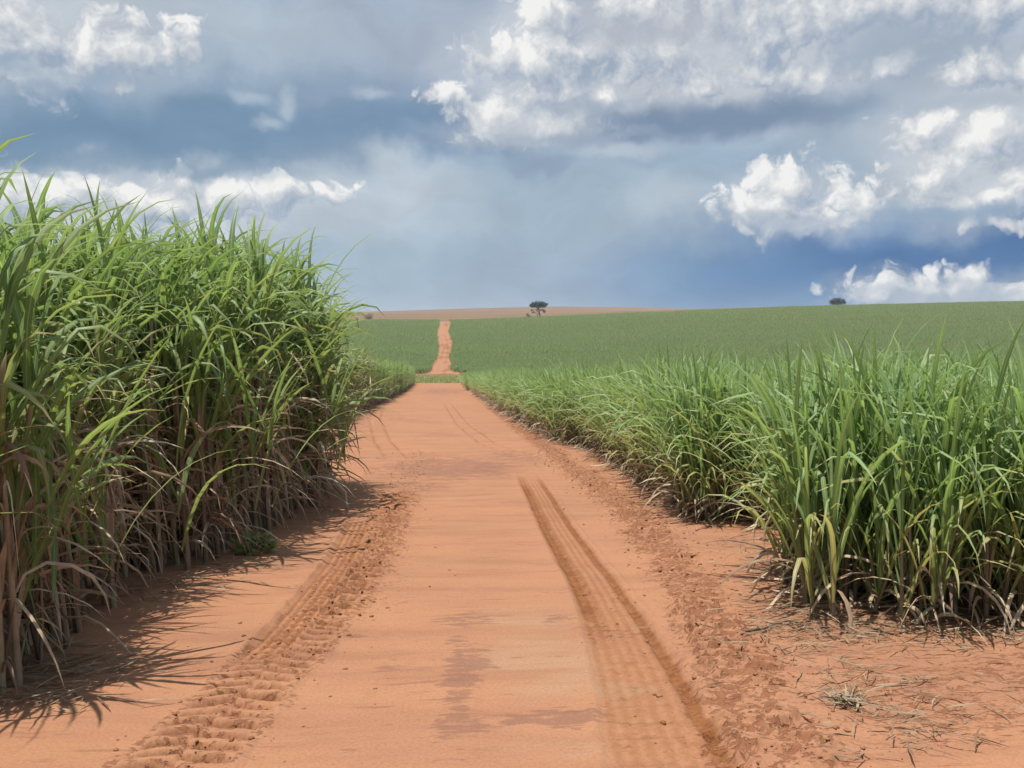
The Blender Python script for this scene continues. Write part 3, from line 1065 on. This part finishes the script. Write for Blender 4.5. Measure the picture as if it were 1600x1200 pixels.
def place_cane(kind, x, y, s, label, group, rz=None, tilt=(0.0, 0.0)):
    k = random.randrange(len(PROTO[kind]))
    key = (kind, k)
    z = float(ground(x, y))
    if key not in FIRST:
        root = empty('sugar_cane_plant', (x, y, z))
        ch = [link(bpy.data.objects.new(nm, me), root) for nm, me in PROTO[kind][k]]
        FIRST[key] = (root, ch)
    else:
        r0, c0 = FIRST[key]
        root = r0.copy()
        COL.objects.link(root)
        for c_ in c0:
            d = c_.copy()
            COL.objects.link(d)
            d.parent = root
    root.location = (x, y, z)
    root.rotation_mode = 'ZXY'
    root.rotation_euler = (tilt[0], tilt[1], random.random() * 6.283 if rz is None else rz)
    root.scale = (s * random.uniform(0.95, 1.1), s * random.uniform(0.95, 1.1), s)
    tag(root, label, 'sugar cane', group)
    return root


random.seed(3)
# ---- tall cane beside the road: front row and the row behind it
T_FRONT = 'tall cane plants lining the road under the high green wall of leaves'
T_BACK = 'tall cane plants standing one row behind the front of the high wall'
T_FAR = 'distant cane plants of the tall side where it steps back from the road'
SPECIAL_T = {4: 'tall cane stool nearest the camera, with pale straw spilling at its foot',
             13: 'tall cane stool with a green weed growing at its foot',
             24: 'last tall cane of the high wall, dark brown dead leaves down to the sand'}
y, i = 2.2, 0
taken = []
while y < 52:
    x = float(edge_tall(np.array(y))) - 0.32 + random.uniform(-0.13, 0.10)
    if y < 17:
        lab = SPECIAL_T.get(i, 'tall cane stool in the front row, green above and brown dead leaves below')
        g = T_FRONT
    else:
        lab, g = 'smaller looking far cane stool in the olive hedge past the high wall', T_FAR
    s = random.uniform(0.93, 1.08) * float(np.interp(y, [0, 4.4, 5.2, 7, 9.6, 12.3, 14.6, 20, 50], [0.86, 0.88, 0.96, 1.03, 1.12, 1.17, 1.16, 1.04, 1.04]))
    place_cane('tall' if y < 17 else 'olive', x, y, s, lab, g, tilt=(random.gauss(0, 0.03), random.uniform(-0.13, -0.02) if y < 17 else random.uniform(-0.05, 0.05)))
    i += 1
    y += random.uniform(0.42, 0.56) if y < 17 else random.uniform(0.55, 0.85)
y = 2.6
while y < 17.5:
    x = float(edge_tall(np.array(y))) - 1.05 + random.uniform(-0.15, 0.15)
    s = random.uniform(0.98, 1.12) * float(np.interp(y, [0, 6, 9.6, 12.3, 15, 20], [0.88, 0.96, 1.10, 1.15, 1.14, 1.03]))
    place_cane('tall', x, y, s, 'tall cane stool behind the front row, only its leafy top in view', T_BACK, tilt=(random.gauss(0, 0.03), random.uniform(-0.06, 0.03)))
    y += random.uniform(0.42, 0.56)

# ---- shorter cane on the other side: the end of the rows facing the camera and the line along the road
S_END = 'short cane plants at the row ends facing the camera'
S_END2 = 'short cane plants just behind the row ends'
S_ROAD = 'short cane plants along the churned verge'
S_FAR = 'far short cane plants along the verge'


def front_y(x):
    return float(np.interp(x, [2.6, 3.4, 5, 9], [6.45, 6.1, 5.7, 5.3]))


x, i = 2.92, 0
while x < 8.6:
    lab = 'short green cane in the row end facing the camera, yellow leaves at its foot'
    if i == 0:
        lab = 'short green cane at the very corner of the field beside the verge'
    place_cane('low', x, front_y(x) + 0.25 + random.uniform(-0.1, 0.12), random.uniform(0.86, 0.99), lab, S_END)
    if i == 1:
        place_cane('low', x - 0.1, front_y(x) + 0.75, 1.08, 'tallest short cane, one upright leaf spiking above the field', S_END)
    x += random.uniform(0.38, 0.52)
    i += 1
for row in (1, 2):
    x = 3.0
    while x < 9.0:
        place_cane('low', x + random.uniform(-0.1, 0.1), front_y(x) + 0.25 + 0.62 * row + random.uniform(-0.1, 0.1), random.uniform(0.88, 0.99), 'short green cane behind the row end, only its upper leaves in view', S_END2)
        x += random.uniform(0.42, 0.6)
y, i = 8.2, 0
while y < 62:
    x = float(edge_low(np.array(y))) + 0.30 + random.uniform(-0.12, 0.16)
    lab, g = ('short green cane leaning over the churned red verge', S_ROAD) if y < 24 else ('tiny far short cane on the verge near the road end', S_FAR)
    if 11.2 < y < 11.7:
        lab = 'short cane stool with yellowed leaves standing out onto the verge'
        x -= 0.1
    place_cane('low', x, y, random.uniform(0.97, 1.10), lab, g, tilt=(0, random.uniform(-0.05, 0.03)))
    i += 1
    y += random.uniform(0.42, 0.58) if y < 24 else random.uniform(0.6, 1.0)


# ---- everything deeper in the fields: nobody could count these
def field_stuff(name, templates, pts, label, scale_rng, mats, tilt=0.06, pick_t=None):
    """one object; its own mesh holds the template clumps and a loose point per clump, geometry nodes set a clump on each point."""
    nT = len(templates)
    Vs, Fs, As, Ms, T = [], [], [], [], []
    n = 0
    for k, gl in enumerate(templates):
        for g in gl:
            V = np.concatenate(g[0].V)
            Fq = np.concatenate(g[0].F)
            Vs.append(V)
            Fs.append(Fq + n)
            As.append(np.concatenate(g[0].A))
            Ms.append(np.full(len(Fq), g[1]))
            T.append(np.full(len(V), k))
            n += len(V)
    r = np.random.default_rng(len(pts))
    N = len(pts)
    P = np.stack([pts[:, 0], pts[:, 1], ground(pts[:, 0], pts[:, 1])], -1)
    V = np.concatenate(Vs + [P])
    me = bpy.data.meshes.new(name)
    Fq = np.concatenate(Fs).astype(np.int32)
    me.vertices.add(len(V))
    me.vertices.foreach_set('co', V.astype(np.float32).ravel())
    me.loops.add(Fq.size)
    me.loops.foreach_set('vertex_index', Fq.ravel())
    me.polygons.add(len(Fq))
    me.polygons.foreach_set('loop_start', np.arange(len(Fq), dtype=np.int32) * 4)
    me.polygons.foreach_set('loop_total', np.full(len(Fq), 4, np.int32))
    for m in mats:
        me.materials.append(m)
    me.polygons.foreach_set('material_index', np.concatenate(Ms).astype(np.int32))
    me.polygons.foreach_set('use_smooth', np.ones(len(Fq), bool))
    A = np.concatenate(As + [np.zeros((N, 4))])
    ids = np.concatenate(T + [100 + (r.integers(0, nT, N) if pick_t is None else pick_t)]).astype(np.int32)
    for nm, a in (('rnd', A[:, 0]), ('along', A[:, 1]), ('age', A[:, 2]), ('across', A[:, 3])):
        x_ = me.attributes.new(nm, 'FLOAT', 'POINT')
        x_.data.foreach_set('value', a.astype(np.float32))
    x_ = me.attributes.new('tmpl', 'INT', 'POINT')
    x_.data.foreach_set('value', ids)
    rot = np.zeros((len(V), 3), np.float32)
    rot[-N:, 0] = r.normal(0, tilt, N)
    rot[-N:, 1] = r.normal(0, tilt, N)
    rot[-N:, 2] = r.random(N) * 6.283
    x_ = me.attributes.new('rot', 'FLOAT_VECTOR', 'POINT')
    x_.data.foreach_set('vector', rot.ravel())
    scl = np.ones(len(V), np.float32)
    scl[-N:] = r.uniform(*scale_rng, N) * (pts[:, 2] if pts.shape[1] > 2 else 1.0)
    x_ = me.attributes.new('scl', 'FLOAT', 'POINT')
    x_.data.foreach_set('value', scl)
    me.update(calc_edges=True)
    ng = bpy.data.node_groups.new(name + '_scatter', 'GeometryNodeTree')
    ng.interface.new_socket('Geometry', in_out='INPUT', socket_type='NodeSocketGeometry')
    ng.interface.new_socket('Geometry', in_out='OUTPUT', socket_type='NodeSocketGeometry')
    a_in = ng.nodes.new('NodeGroupInput')
    a_out = ng.nodes.new('NodeGroupOutput')

    def named(nm, typ):
        z_ = ng.nodes.new('GeometryNodeInputNamedAttribute')
        z_.data_type = typ
        z_.inputs[0].default_value = nm
        return z_.outputs[0]
    tm, ro, sl = named('tmpl', 'INT'), named('rot', 'FLOAT_VECTOR'), named('scl', 'FLOAT')
    e2r = ng.nodes.new('FunctionNodeEulerToRotation')
    ng.links.new(ro, e2r.inputs[0])
    jn = ng.nodes.new('GeometryNodeJoinGeometry')

    def pick(k):
        cp = ng.nodes.new('FunctionNodeCompare')
        cp.data_type = 'INT'
        cp.operation = 'EQUAL'
        ng.links.new(tm, [s for s in cp.inputs if s.type == 'INT'][0])
        [s for s in cp.inputs if s.type == 'INT'][1].default_value = k
        sp = ng.nodes.new('GeometryNodeSeparateGeometry')
        sp.domain = 'POINT'
        ng.links.new(a_in.outputs[0], sp.inputs[0])
        ng.links.new(cp.outputs[0], sp.inputs[1])
        return sp.outputs[0]
    for k in range(nT):
        for t_id, src in ((100 + k, pick(k)),):
            io = ng.nodes.new('GeometryNodeInstanceOnPoints')
            ng.links.new(pick(t_id), io.inputs['Points'])
            ng.links.new(src, io.inputs['Instance'])
            ng.links.new(e2r.outputs[0], io.inputs['Rotation'])
            ng.links.new(sl, io.inputs['Scale'])
            ng.links.new(io.outputs[0], jn.inputs[0])
    ng.links.new(jn.outputs[0], a_out.inputs[0])
    o = link(bpy.data.objects.new(name, me))
    md = o.modifiers.new('scatter', 'NODES')
    md.node_group = ng
    tag(o, label, 'sugar cane field', kind='stuff')
    return o


r_ = np.random.default_rng(21)
tall_t = [[(a, m) for m, a in enumerate(fit_height(clump_tall(900 + k, 3.0, False), 2.80))] for k in range(4)]
low_t = [[(a, m) for m, a in enumerate(fit_height(clump_low(800 + k, 2.0, False), 1.92))] for k in range(4)]
far_t = [[(clump_far(700 + k, 1.5, (0.02, 0.02, 0.10, 0.24, 0.34)[k]), 0)] for k in range(5)]

# tall field
pts = []
for row in range(0, 26):
    off = 1.75 + 0.85 * row if row < 6 else 1.75 + 5.1 + 1.5 * (row - 6)
    y = -4.0
    while y < 168:
        if y > 52 or row > 0 or (y < 2.2):
            x = float(edge_tall(np.array(y))) - (off if y <= 52 or row else 0.4) + r_.normal(0, 0.12)
            pts.append((x, y, float(np.interp(y, [0, 6, 9.6, 12.3, 16, 22, 50, 168], [0.86, 0.96, 1.09, 1.14, 1.10, 1.03, 1.0, .95]))))
        elif y > 17.5 or row > 0:
            pts.append((float(edge_tall(np.array(y))) - 1.1 + r_.normal(0, 0.12), y, 1.03))
        y += r_.uniform(0.45, 0.65) * (1.0 if y < 30 else 1.5) * (1.0 if row < 6 else 1.4)
    if row == 0:
        for y in np.arange(52, 168, 0.7):
            pts.append((float(edge_tall(np.array(y))) - 0.3 + r_.normal(0, 0.15), y, 0.95))
            pts.append((float(edge_tall(np.array(y))) - 1.0 + r_.normal(0, 0.15), y + .3, 0.95))
field_stuff('sugar_cane_field', tall_t, np.array(pts), 'dense tall green cane standing behind the front rows', (0.92, 1.10), [M_STALK, M_TALL, M_DRY])
# shorter field
pts = []
y = 6.3
while y < 166:
    sp = 0.62 if y < 30 else 0.95
    x = float(edge_low(np.array(y))) + (0.95 if y < 62 else 0.3)
    while x < 12 + 0.75 * y:
        if y > front_y(x) + 2.2 and not (7.2 < y < 10.5 and x < 4.3):
            pts.append((x + r_.normal(0, 0.12), y + r_.normal(0, 0.1), 1.0))
        x += r_.uniform(0.45, 0.75) * (1 if y < 30 else 1.6)
    y += sp
field_stuff('sugar_cane_field', low_t, np.array(pts), 'shorter green cane filling the field behind the verge plants', (0.93, 1.05), [M_STALK, M_LOW, M_DRY])
# the far slope, both sides of the far stretch of road
pts = []
y = 240.0
while y < 523:
    x = -0.42 * y
    while x < 0.78 * y:
        if abs(x - float(FAR_C(y))) > float(FAR_HALF(y)) + float(FAR_J(y, 0)) + 0.3 and not (y < 243 and -6.5 < x < 2) and ((y - 0.09 * x + 6 * math.sin(x / 70.0)) % 58.0 > 1.9):
            pts.append((x + r_.normal(0, 0.2), y + r_.normal(0, 0.18), 1.0))
        x += r_.uniform(0.7, 1.25) * (y / 380)
    y += 1.35
y = 167.0
while y < 241:
    x = 3.5 + 0.02 * (y - 167)
    while x < 0.78 * y:
        pts.append((x + r_.normal(0, 0.2), y + r_.normal(0, 0.2), 1.0))
        x += r_.uniform(0.6, 1.0)
    x = -14.0 - 0.1 * (y - 167)
    while x > -0.4 * y and y > 215:
        pts.append((x + r_.normal(0, 0.2), y + r_.normal(0, 0.2), 1.0))
        x -= r_.uniform(0.6, 1.0)
    y += 1.0
pts = np.array(pts)
pts[:, 2] = 1.0 + 0.16 * fbm2(pts[:, 0] / 14, pts[:, 1] / 9, 3, 77) + 0.12 * (pts[:, 0] < 0)
field_stuff('sugar_cane_field', far_t, pts, 'even green cane covering the far slope up to the skyline', (0.85, 1.15), [M_FAR], 0.1, pick_t=np.clip(np.floor(2.0 + 3.6 * fbm2(pts[:, 0] / 60, (pts[:, 1] - 0.09 * pts[:, 0]) / 11, 4, 78) + r_.normal(0, 0.8, len(pts))), 0, 4).astype(int))

# ------------------------------------------------------------------ grass across the valley floor
g = Geo()
n = 26000
gx = r_.uniform(-45, 14, n)
gy = r_.uniform(171, 236, n)
gz = ground(gx, gy)
leaves(g, r_, np.stack([gx, gy, gz], -1), r_.random(n) * 6.283, r_.uniform(R(5), R(40), n), r_.uniform(0.25, 0.6, n), r_.uniform(0.08, 0.14, n), r_.uniform(R(10), R(80), n), 2, 1.5, age=np.clip(r_.normal(0.15, 0.15, n), 0, 0.8))
tag(link(bpy.data.objects.new('grass', g.mesh('grass', M_GRASS))), 'strip of bright grass across the bottom of the valley', 'grass', kind='stuff')

# ------------------------------------------------------------------ loose straw and clods
g = Geo()
px_, py_ = [], []
for (cx_, cy_, sx, sy, k) in [(1300, 985, 120, 14, 160), (1450, 1000, 150, 14, 160), (1330, 1075, 60, 26, 70), (1240, 1000, 50, 30, 110), (1420, 1130, 70, 34, 110), (1180, 850, 60, 30, 120), (1270, 930, 40, 30, 120),
                              (1500, 1060, 120, 50, 30), (1100, 800, 60, 14, 70), (90, 1045, 70, 16, 330), (210, 920, 60, 16, 240), (330, 880, 60, 12, 220), (470, 800, 50, 8, 180), (60, 1090, 60, 16, 120), (1450, 985, 150, 12, 200), (1250, 950, 60, 14, 120), (1000, 740, 60, 14, 60)]:
    for _ in range(k):
        a, b = at(r_.normal(cx_, sx), min(max(r_.normal(cy_, sy), 640), 1260))
        px_.append(a)
        py_.append(b)
px_, py_ = np.array(px_), np.array(py_)
n = len(px_)
leaves(g, r_, np.stack([px_, py_, ground(px_, py_) + r_.uniform(0.015, 0.05, n)], -1), np.where(r_.random(n) < 0.6, r_.normal(0, 0.5, n) + math.pi * r_.integers(0, 2, n), r_.random(n) * 6.283), r_.uniform(R(78), R(92), n), r_.uniform(0.05, 0.26, n), r_.uniform(0.004, 0.011, n), r_.uniform(R(0), R(14), n), 3, 1.0, twist=r_.normal(0, 0.7, n), fold=0.3)
tag(link(bpy.data.objects.new('straw_litter', g.mesh('straw_litter', M_STRAW))), 'dry straw and leaf bits lying on the red soil', 'straw', kind='stuff')


def soil_z(x, y):
    d = soil_detail(x, y)[0]
    return ground(x, y) + d


g = Geo()
oct_v = np.array([[1, 0, 0], [-1, 0, 0], [0, 1, 0], [0, -1, 0], [0, 0, 1], [0, 0, -1]], float)
oct_f = np.array([[0, 2, 4], [2, 1, 4], [1, 3, 4], [3, 0, 4], [2, 0, 5], [1, 2, 5], [3, 1, 5], [0, 3, 5]])
ico = []
V, Fm = oct_v, oct_f
for _ in range(1):      # one split of an octahedron: 18 points, a lumpy clod after jitter
    Vl = [tuple(v) for v in V]
    cache = {}

    def mid(a, b):
        k = (min(a, b), max(a, b))
        if k not in cache:
            w = (np.array(Vl[a]) + np.array(Vl[b])) / 2
            Vl.append(tuple(w / np.linalg.norm(w)))
            cache[k] = len(Vl) - 1
        return cache[k]
    NF = []
    for a, b, c_ in Fm:
        ab, bc, ca = mid(a, b), mid(b, c_), mid(c_, a)
        NF += [[a, ab, ca], [ab, b, bc], [ca, bc, c_], [ab, bc, ca]]
    V, Fm = np.array(Vl), np.array(NF)
n = 2600
ys = r_.uniform(3.6, 22, n) ** 1.0
kind = r_.random(n)
xs = np.where(kind < 0.62, R_LUG[0](ys) + r_.normal(0.08, 0.30, n), np.where(kind < 0.985, L_LUG[0](ys) + r_.normal(0.03, 0.24, n), r_.uniform(-1.8, 3.2, n)))
ok = (xs > -2.1) & (xs < 4.5)
xs, ys = xs[ok], ys[ok]
n = len(xs)
size = 0.004 + 0.011 * r_.random(n) ** 3
zs = soil_z(xs, ys)
Vc = V[None] * (1 + r_.normal(0, 0.18, (n, len(V), 1))) * size[:, None, None] * np.stack([r_.uniform(.8, 1.5, n), r_.uniform(.8, 1.5, n), r_.uniform(.55, .9, n)], -1)[:, None, :]
Vc = Vc + np.stack([xs, ys, zs + size * 0.25], -1)[:, None, :]
Fc = (Fm[None] + (np.arange(n) * len(V))[:, None, None]).reshape(-1, 3)
mo = np.repeat(r_.uniform(0.2, 0.75, n), len(V))
me = mesh_from('soil_clods', Vc.reshape(-1, 3), Fc, M_SOIL, {'moist_shade': mo, 'crust': mo * 0, 'pale': mo * 0, 'churn': mo * 0}, smooth=False)
tag(link(bpy.data.objects.new('soil_clods', me)), 'loose red clods thrown up along the tyre marks', 'soil', kind='stuff')

# ------------------------------------------------------------------ small plants and sticks on the sand
x, y = at(398, 862)
root = tag(empty('weed', (x, y, float(ground(x, y)))), 'small leafy green weed at the foot of the tall cane', 'weed')
g = Geo()
n = 95
ha = r_.random(n) * 6.283
hr = 0.19 * np.sqrt(r_.random(n))
leaves(g, r_, np.stack([hr * np.cos(ha), hr * np.sin(ha), r_.uniform(0.02, 0.19, n) * (1.25 - hr / 0.19)], -1), ha + r_.normal(0, 0.6, n), r_.uniform(R(25), R(80), n), r_.uniform(0.07, 0.15, n), r_.uniform(0.03, 0.055, n), r_.uniform(R(10), R(60), n), 4, 1.3, age=np.clip(r_.normal(0.05, 0.1, n), 0, 1))
link(bpy.data.objects.new('leaves', g.mesh('leaves', M_GRASS)), root)
g = Geo()
n = 12
ha = r_.random(n) * 6.283
u = np.linspace(0, 1, 4)
rr = r_.uniform(0.05, 0.17, n)
tubes(g, r_, np.stack([rr[:, None] * np.cos(ha)[:, None] * u, rr[:, None] * np.sin(ha)[:, None] * u, r_.uniform(0.1, 0.2, n)[:, None] * u ** 0.7 - 0.01], -1), np.full((n, 4), 0.004), 5)
link(bpy.data.objects.new('stems', g.mesh('stems', M_STALK)), root)

x, y = at(1322, 1098)
root = tag(empty('dry_grass_tuft', (x, y, float(ground(x, y)))), 'uprooted tuft of dry brown grass lying on the red verge', 'grass tuft')
g = Geo()
n = 90
leaves(g, r_, np.stack([r_.normal(0, 0.06, n), r_.normal(0, 0.04, n), np.full(n, 0.0)], -1), r_.random(n) * 6.283, r_.uniform(R(25), R(85), n), r_.uniform(0.06, 0.17, n), r_.uniform(0.004, 0.009, n), r_.uniform(R(10), R(60), n), 4, 1.2, twist=r_.normal(0, 0.8, n), floor=0.01)
link(bpy.data.objects.new('blades', g.mesh('blades', M_STALK)), root)
g = Geo()
n = 30
leaves(g, r_, np.stack([r_.normal(0, 0.03, n), r_.normal(0, 0.03, n), np.full(n, 0.03)], -1), r_.random(n) * 6.283, r_.uniform(R(60), R(100), n), r_.uniform(0.05, 0.10, n), r_.uniform(0.012, 0.02, n), r_.uniform(R(30), R(80), n), 3, 1.2, floor=0.005)
link(bpy.data.objects.new('roots', g.mesh('roots', M_STALK)), root)


def stick(pts_px, rad, label):
    P = []
    for (a, b) in pts_px:
        x_, y_ = at(a, b)
        P.append((x_, y_, float(ground(x_, y_)) + rad * 1.2 + 0.012))
    P = np.array(P)
    c0 = P[0].copy()
    g_ = Geo()
    tubes(g_, r_, (P - c0)[None], np.linspace(rad, rad * 0.5, len(P))[None], 6)
    o = link(bpy.data.objects.new('stick', g_.mesh('stick', M_BARK)))
    o.location = c0
    return tag(o, label, 'stick')


stick([(1160, 992), (1190, 988), (1222, 978), (1248, 974)], 0.012, 'long dark stick lying on the churned verge before the short cane')

# dead leaf reaching out over the sand and folded down at its end
x0, y0 = at(150, 1000)
x1, y1 = at(275, 985)
root = tag(empty('fallen_cane_leaf', (x0 - 0.1, 5.55, float(ground(x0, 5.55)))), 'long dead cane leaf arching out over the sand, its end hanging down', 'leaf')
g = Geo()
leaves(g, r_, np.array([[0, 0, 0.62]]), np.array([0.05]), np.array([R(72)]), np.array([0.95]), np.array([0.022]), np.array([R(45)]), 14, 1.2, np.array([R(70)]), np.array([0.66]), twist=np.array([0.3]))
link(bpy.data.objects.new('blade', g.mesh('blade', M_DRY)), root)
g = Geo()
tubes(g, r_, np.array([[[-0.02, 0, -0.03], [0.0, 0.0, 0.3], [0.0, 0, 0.63]]]), np.array([[0.011, 0.010, 0.007]]), 6)
link(bpy.data.objects.new('stalk', g.mesh('stalk', M_STALK)), root)


# ------------------------------------------------------------------ far trees
def crown_mat(name, c1, c2):
    return leaf_mat(name, c1, c2, c2, c2, trans=0.15, rough=0.6, spec=0.2)


M_CROWN = crown_mat('tree_crown', (0.016, 0.028, 0.020), (0.028, 0.042, 0.026))
M_BROWN = crown_mat('dry_bush_crown', (0.06, 0.045, 0.028), (0.09, 0.062, 0.035))


def far_tree(name, px, Y, py_base, label, clumps, limbs, mat, leaf=0.55, nleaf=60, group=None, cat='tree'):
    """clumps: (dx, height, rx, rz) of crown masses in metres; limbs: polylines (dx, height)."""
    d = ray(px, py_base)
    x = CAM.x + d.x / d.y * Y
    root = tag(empty(name, (x, Y, float(ground(x, Y)) - 0.1)), label, cat, group)
    g_ = Geo()
    for (dx, h, rx, rz) in clumps:
        m = int(nleaf * rx * rz) + 20
        v = r_.normal(0, 1, (m, 3))
        v /= np.linalg.norm(v, axis=1, keepdims=True)
        v *= (r_.random((m, 1)) ** 0.4)
        p = v * np.array([rx, rx * 0.9, rz]) + np.array([dx, r_.normal(0, 0.3), h])
        leaves(g_, r_, p, r_.random(m) * 6.283, r_.uniform(R(20), R(120), m), leaf * r_.uniform(0.6, 1.3, m), leaf * r_.uniform(0.5, 0.9, m), r_.uniform(R(10), R(60), m), 2, 1.3)
    link(bpy.data.objects.new('crown', g_.mesh('crown', mat)), root)
    g_ = Geo()
    for (pl, r0, r1) in limbs:
        P = np.array([[a, r_.normal(0, 0.12), b] for a, b in pl])
        tubes(g_, r_, P[None], np.linspace(r0, r1, len(P))[None], 7)
    link(bpy.data.objects.new('trunk', g_.mesh('trunk', M_BARK)), root)
    return root


far_tree('tree', 841, 521, 498, 'lone dark tree with a flat spreading crown on the skyline',
         [(-4.2, 7.6, 1.7, 0.9), (-2.2, 8.3, 2.2, 1.1), (0.2, 9.0, 2.6, 1.1), (2.6, 8.6, 2.2, 1.0), (4.7, 8.4, 1.5, 0.7), (3.2, 7.0, 1.6, 0.6), (0.6, 7.0, 1.8, 0.8), (-1.2, 7.2, 1.5, 0.7),
          (-3.6, 4.9, 1.3, 0.35), (-3.0, 3.6, 1.2, 0.4), (3.4, 4.2, 0.9, 1.0), (2.4, 5.0, 1.8, 0.4), (1.6, 0.6, 1.4, 0.6), (-.3, 5.2, 1.6, 0.5), (-3, 7.6, 2.2, 1.1), (0, 7.9, 3.0, 1.3), (3, 7.8, 2.4, 1.1), (0.2, 8.1, 4.4, 2.3), (-2.8, 8.0, 2.4, 1.8), (2.9, 8.1, 2.4, 1.8)],
         [([(0.9, 0), (0.9, 2.0), (0.6, 4.0), (0.2, 6.0), (0.2, 8.2)], 0.45, 0.15), ([(0.6, 3.6), (-1.2, 4.6), (-3.4, 5.0)], 0.22, 0.06), ([(0.4, 4.6), (2.4, 5.4), (3.6, 7.4)], 0.22, 0.08),
          ([(0.3, 5.5), (-1.6, 6.8), (-3.8, 7.6)], 0.22, 0.06), ([(-0.9, 0), (-0.8, 1.6), (0.3, 3.2)], 0.25, 0.2), ([(0.8, 2.8), (-1.6, 3.4), (-3.0, 3.7)], 0.15, 0.05)], M_CROWN, nleaf=60)
far_tree('bush', 827, 519, 498, 'small dark bush just beside the lone tree', [(-0.7, 1.9, 1.0, 0.9), (0.5, 1.2, 1.5, 0.9), (-1.1, 2.8, 0.7, 0.7)], [([(0, 0), (0, 1.2)], 0.15, 0.1), ([(0, 0.6), (-0.9, 2.4)], 0.1, 0.05)], M_BROWN, cat='bush')
far_tree('bush', 576, 527, 502, 'brown rounded bush on the field edge just past the tall cane', [(-1.5, 2.3, 1.4, 1.8), (1.2, 3.3, 1.8, 1.9), (0.8, 1.3, 1.6, 1.3), (0.3, 2.6, 1.6, 1.6)], [([(0.2, 0), (0.3, 2.6)], 0.22, 0.1), ([(0.2, 0.8), (-1.3, 2.4)], 0.12, 0.06)], M_BROWN, nleaf=26, cat='bush')
far_tree('tree', 1308, 545, 476, 'low rounded dark tree crown showing over the green skyline',
         [(-3.6, 2.9, 1.9, 1.6), (-1.6, 3.5, 2.4, 2.0), (0.8, 3.7, 2.4, 2.0), (3.0, 3.3, 2.2, 1.7), (4.6, 2.7, 1.3, 1.3), (0, 2.0, 4.6, 1.6)],
         [([(0, 0), (0, 1.8), (0.2, 3.5)], 0.4, 0.15), ([(0, 1.2), (-3.0, 2.8)], 0.2, 0.08), ([(0, 1.4), (3.0, 3.0)], 0.2, 0.08)], M_CROWN, nleaf=70)

# ------------------------------------------------------------------ the air
hz = bpy.data.materials.new('air')
hz.use_nodes = True
H_ = NT(hz.node_tree)
H_.n.clear()
ho = H_.n.new('ShaderNodeOutputMaterial')
pv = H_.n.new('ShaderNodeVolumePrincipled')
pv.inputs['Color'].default_value = (0.80, 0.86, 0.92, 1)
pv.inputs['Density'].default_value = 0.00016
H_.l.new(pv.outputs[0], ho.inputs['Volume'])
x0_, x1_ = float(COLS[0]) - 5, float(COLS[-1]) + 5
y0_, y1_ = -70.0, float(ROWS[-1]) + 5
z0_, z1_ = float(GZ.min()) - 1.0, max(float(GZ.max()) + 12.0, 30.0)
bv = np.array([(x, y, z) for z in (z0_, z1_) for y in (y0_, y1_) for x in (x0_, x1_)])
bf = np.array([[0, 2, 3, 1], [4, 5, 7, 6], [0, 1, 5, 4], [2, 6, 7, 3], [0, 4, 6, 2], [1, 3, 7, 5]])
tag(link(bpy.data.objects.new('haze', mesh_from('haze', bv, bf, hz, smooth=False))), 'thin pale haze over the whole landscape', 'haze', kind='stuff')
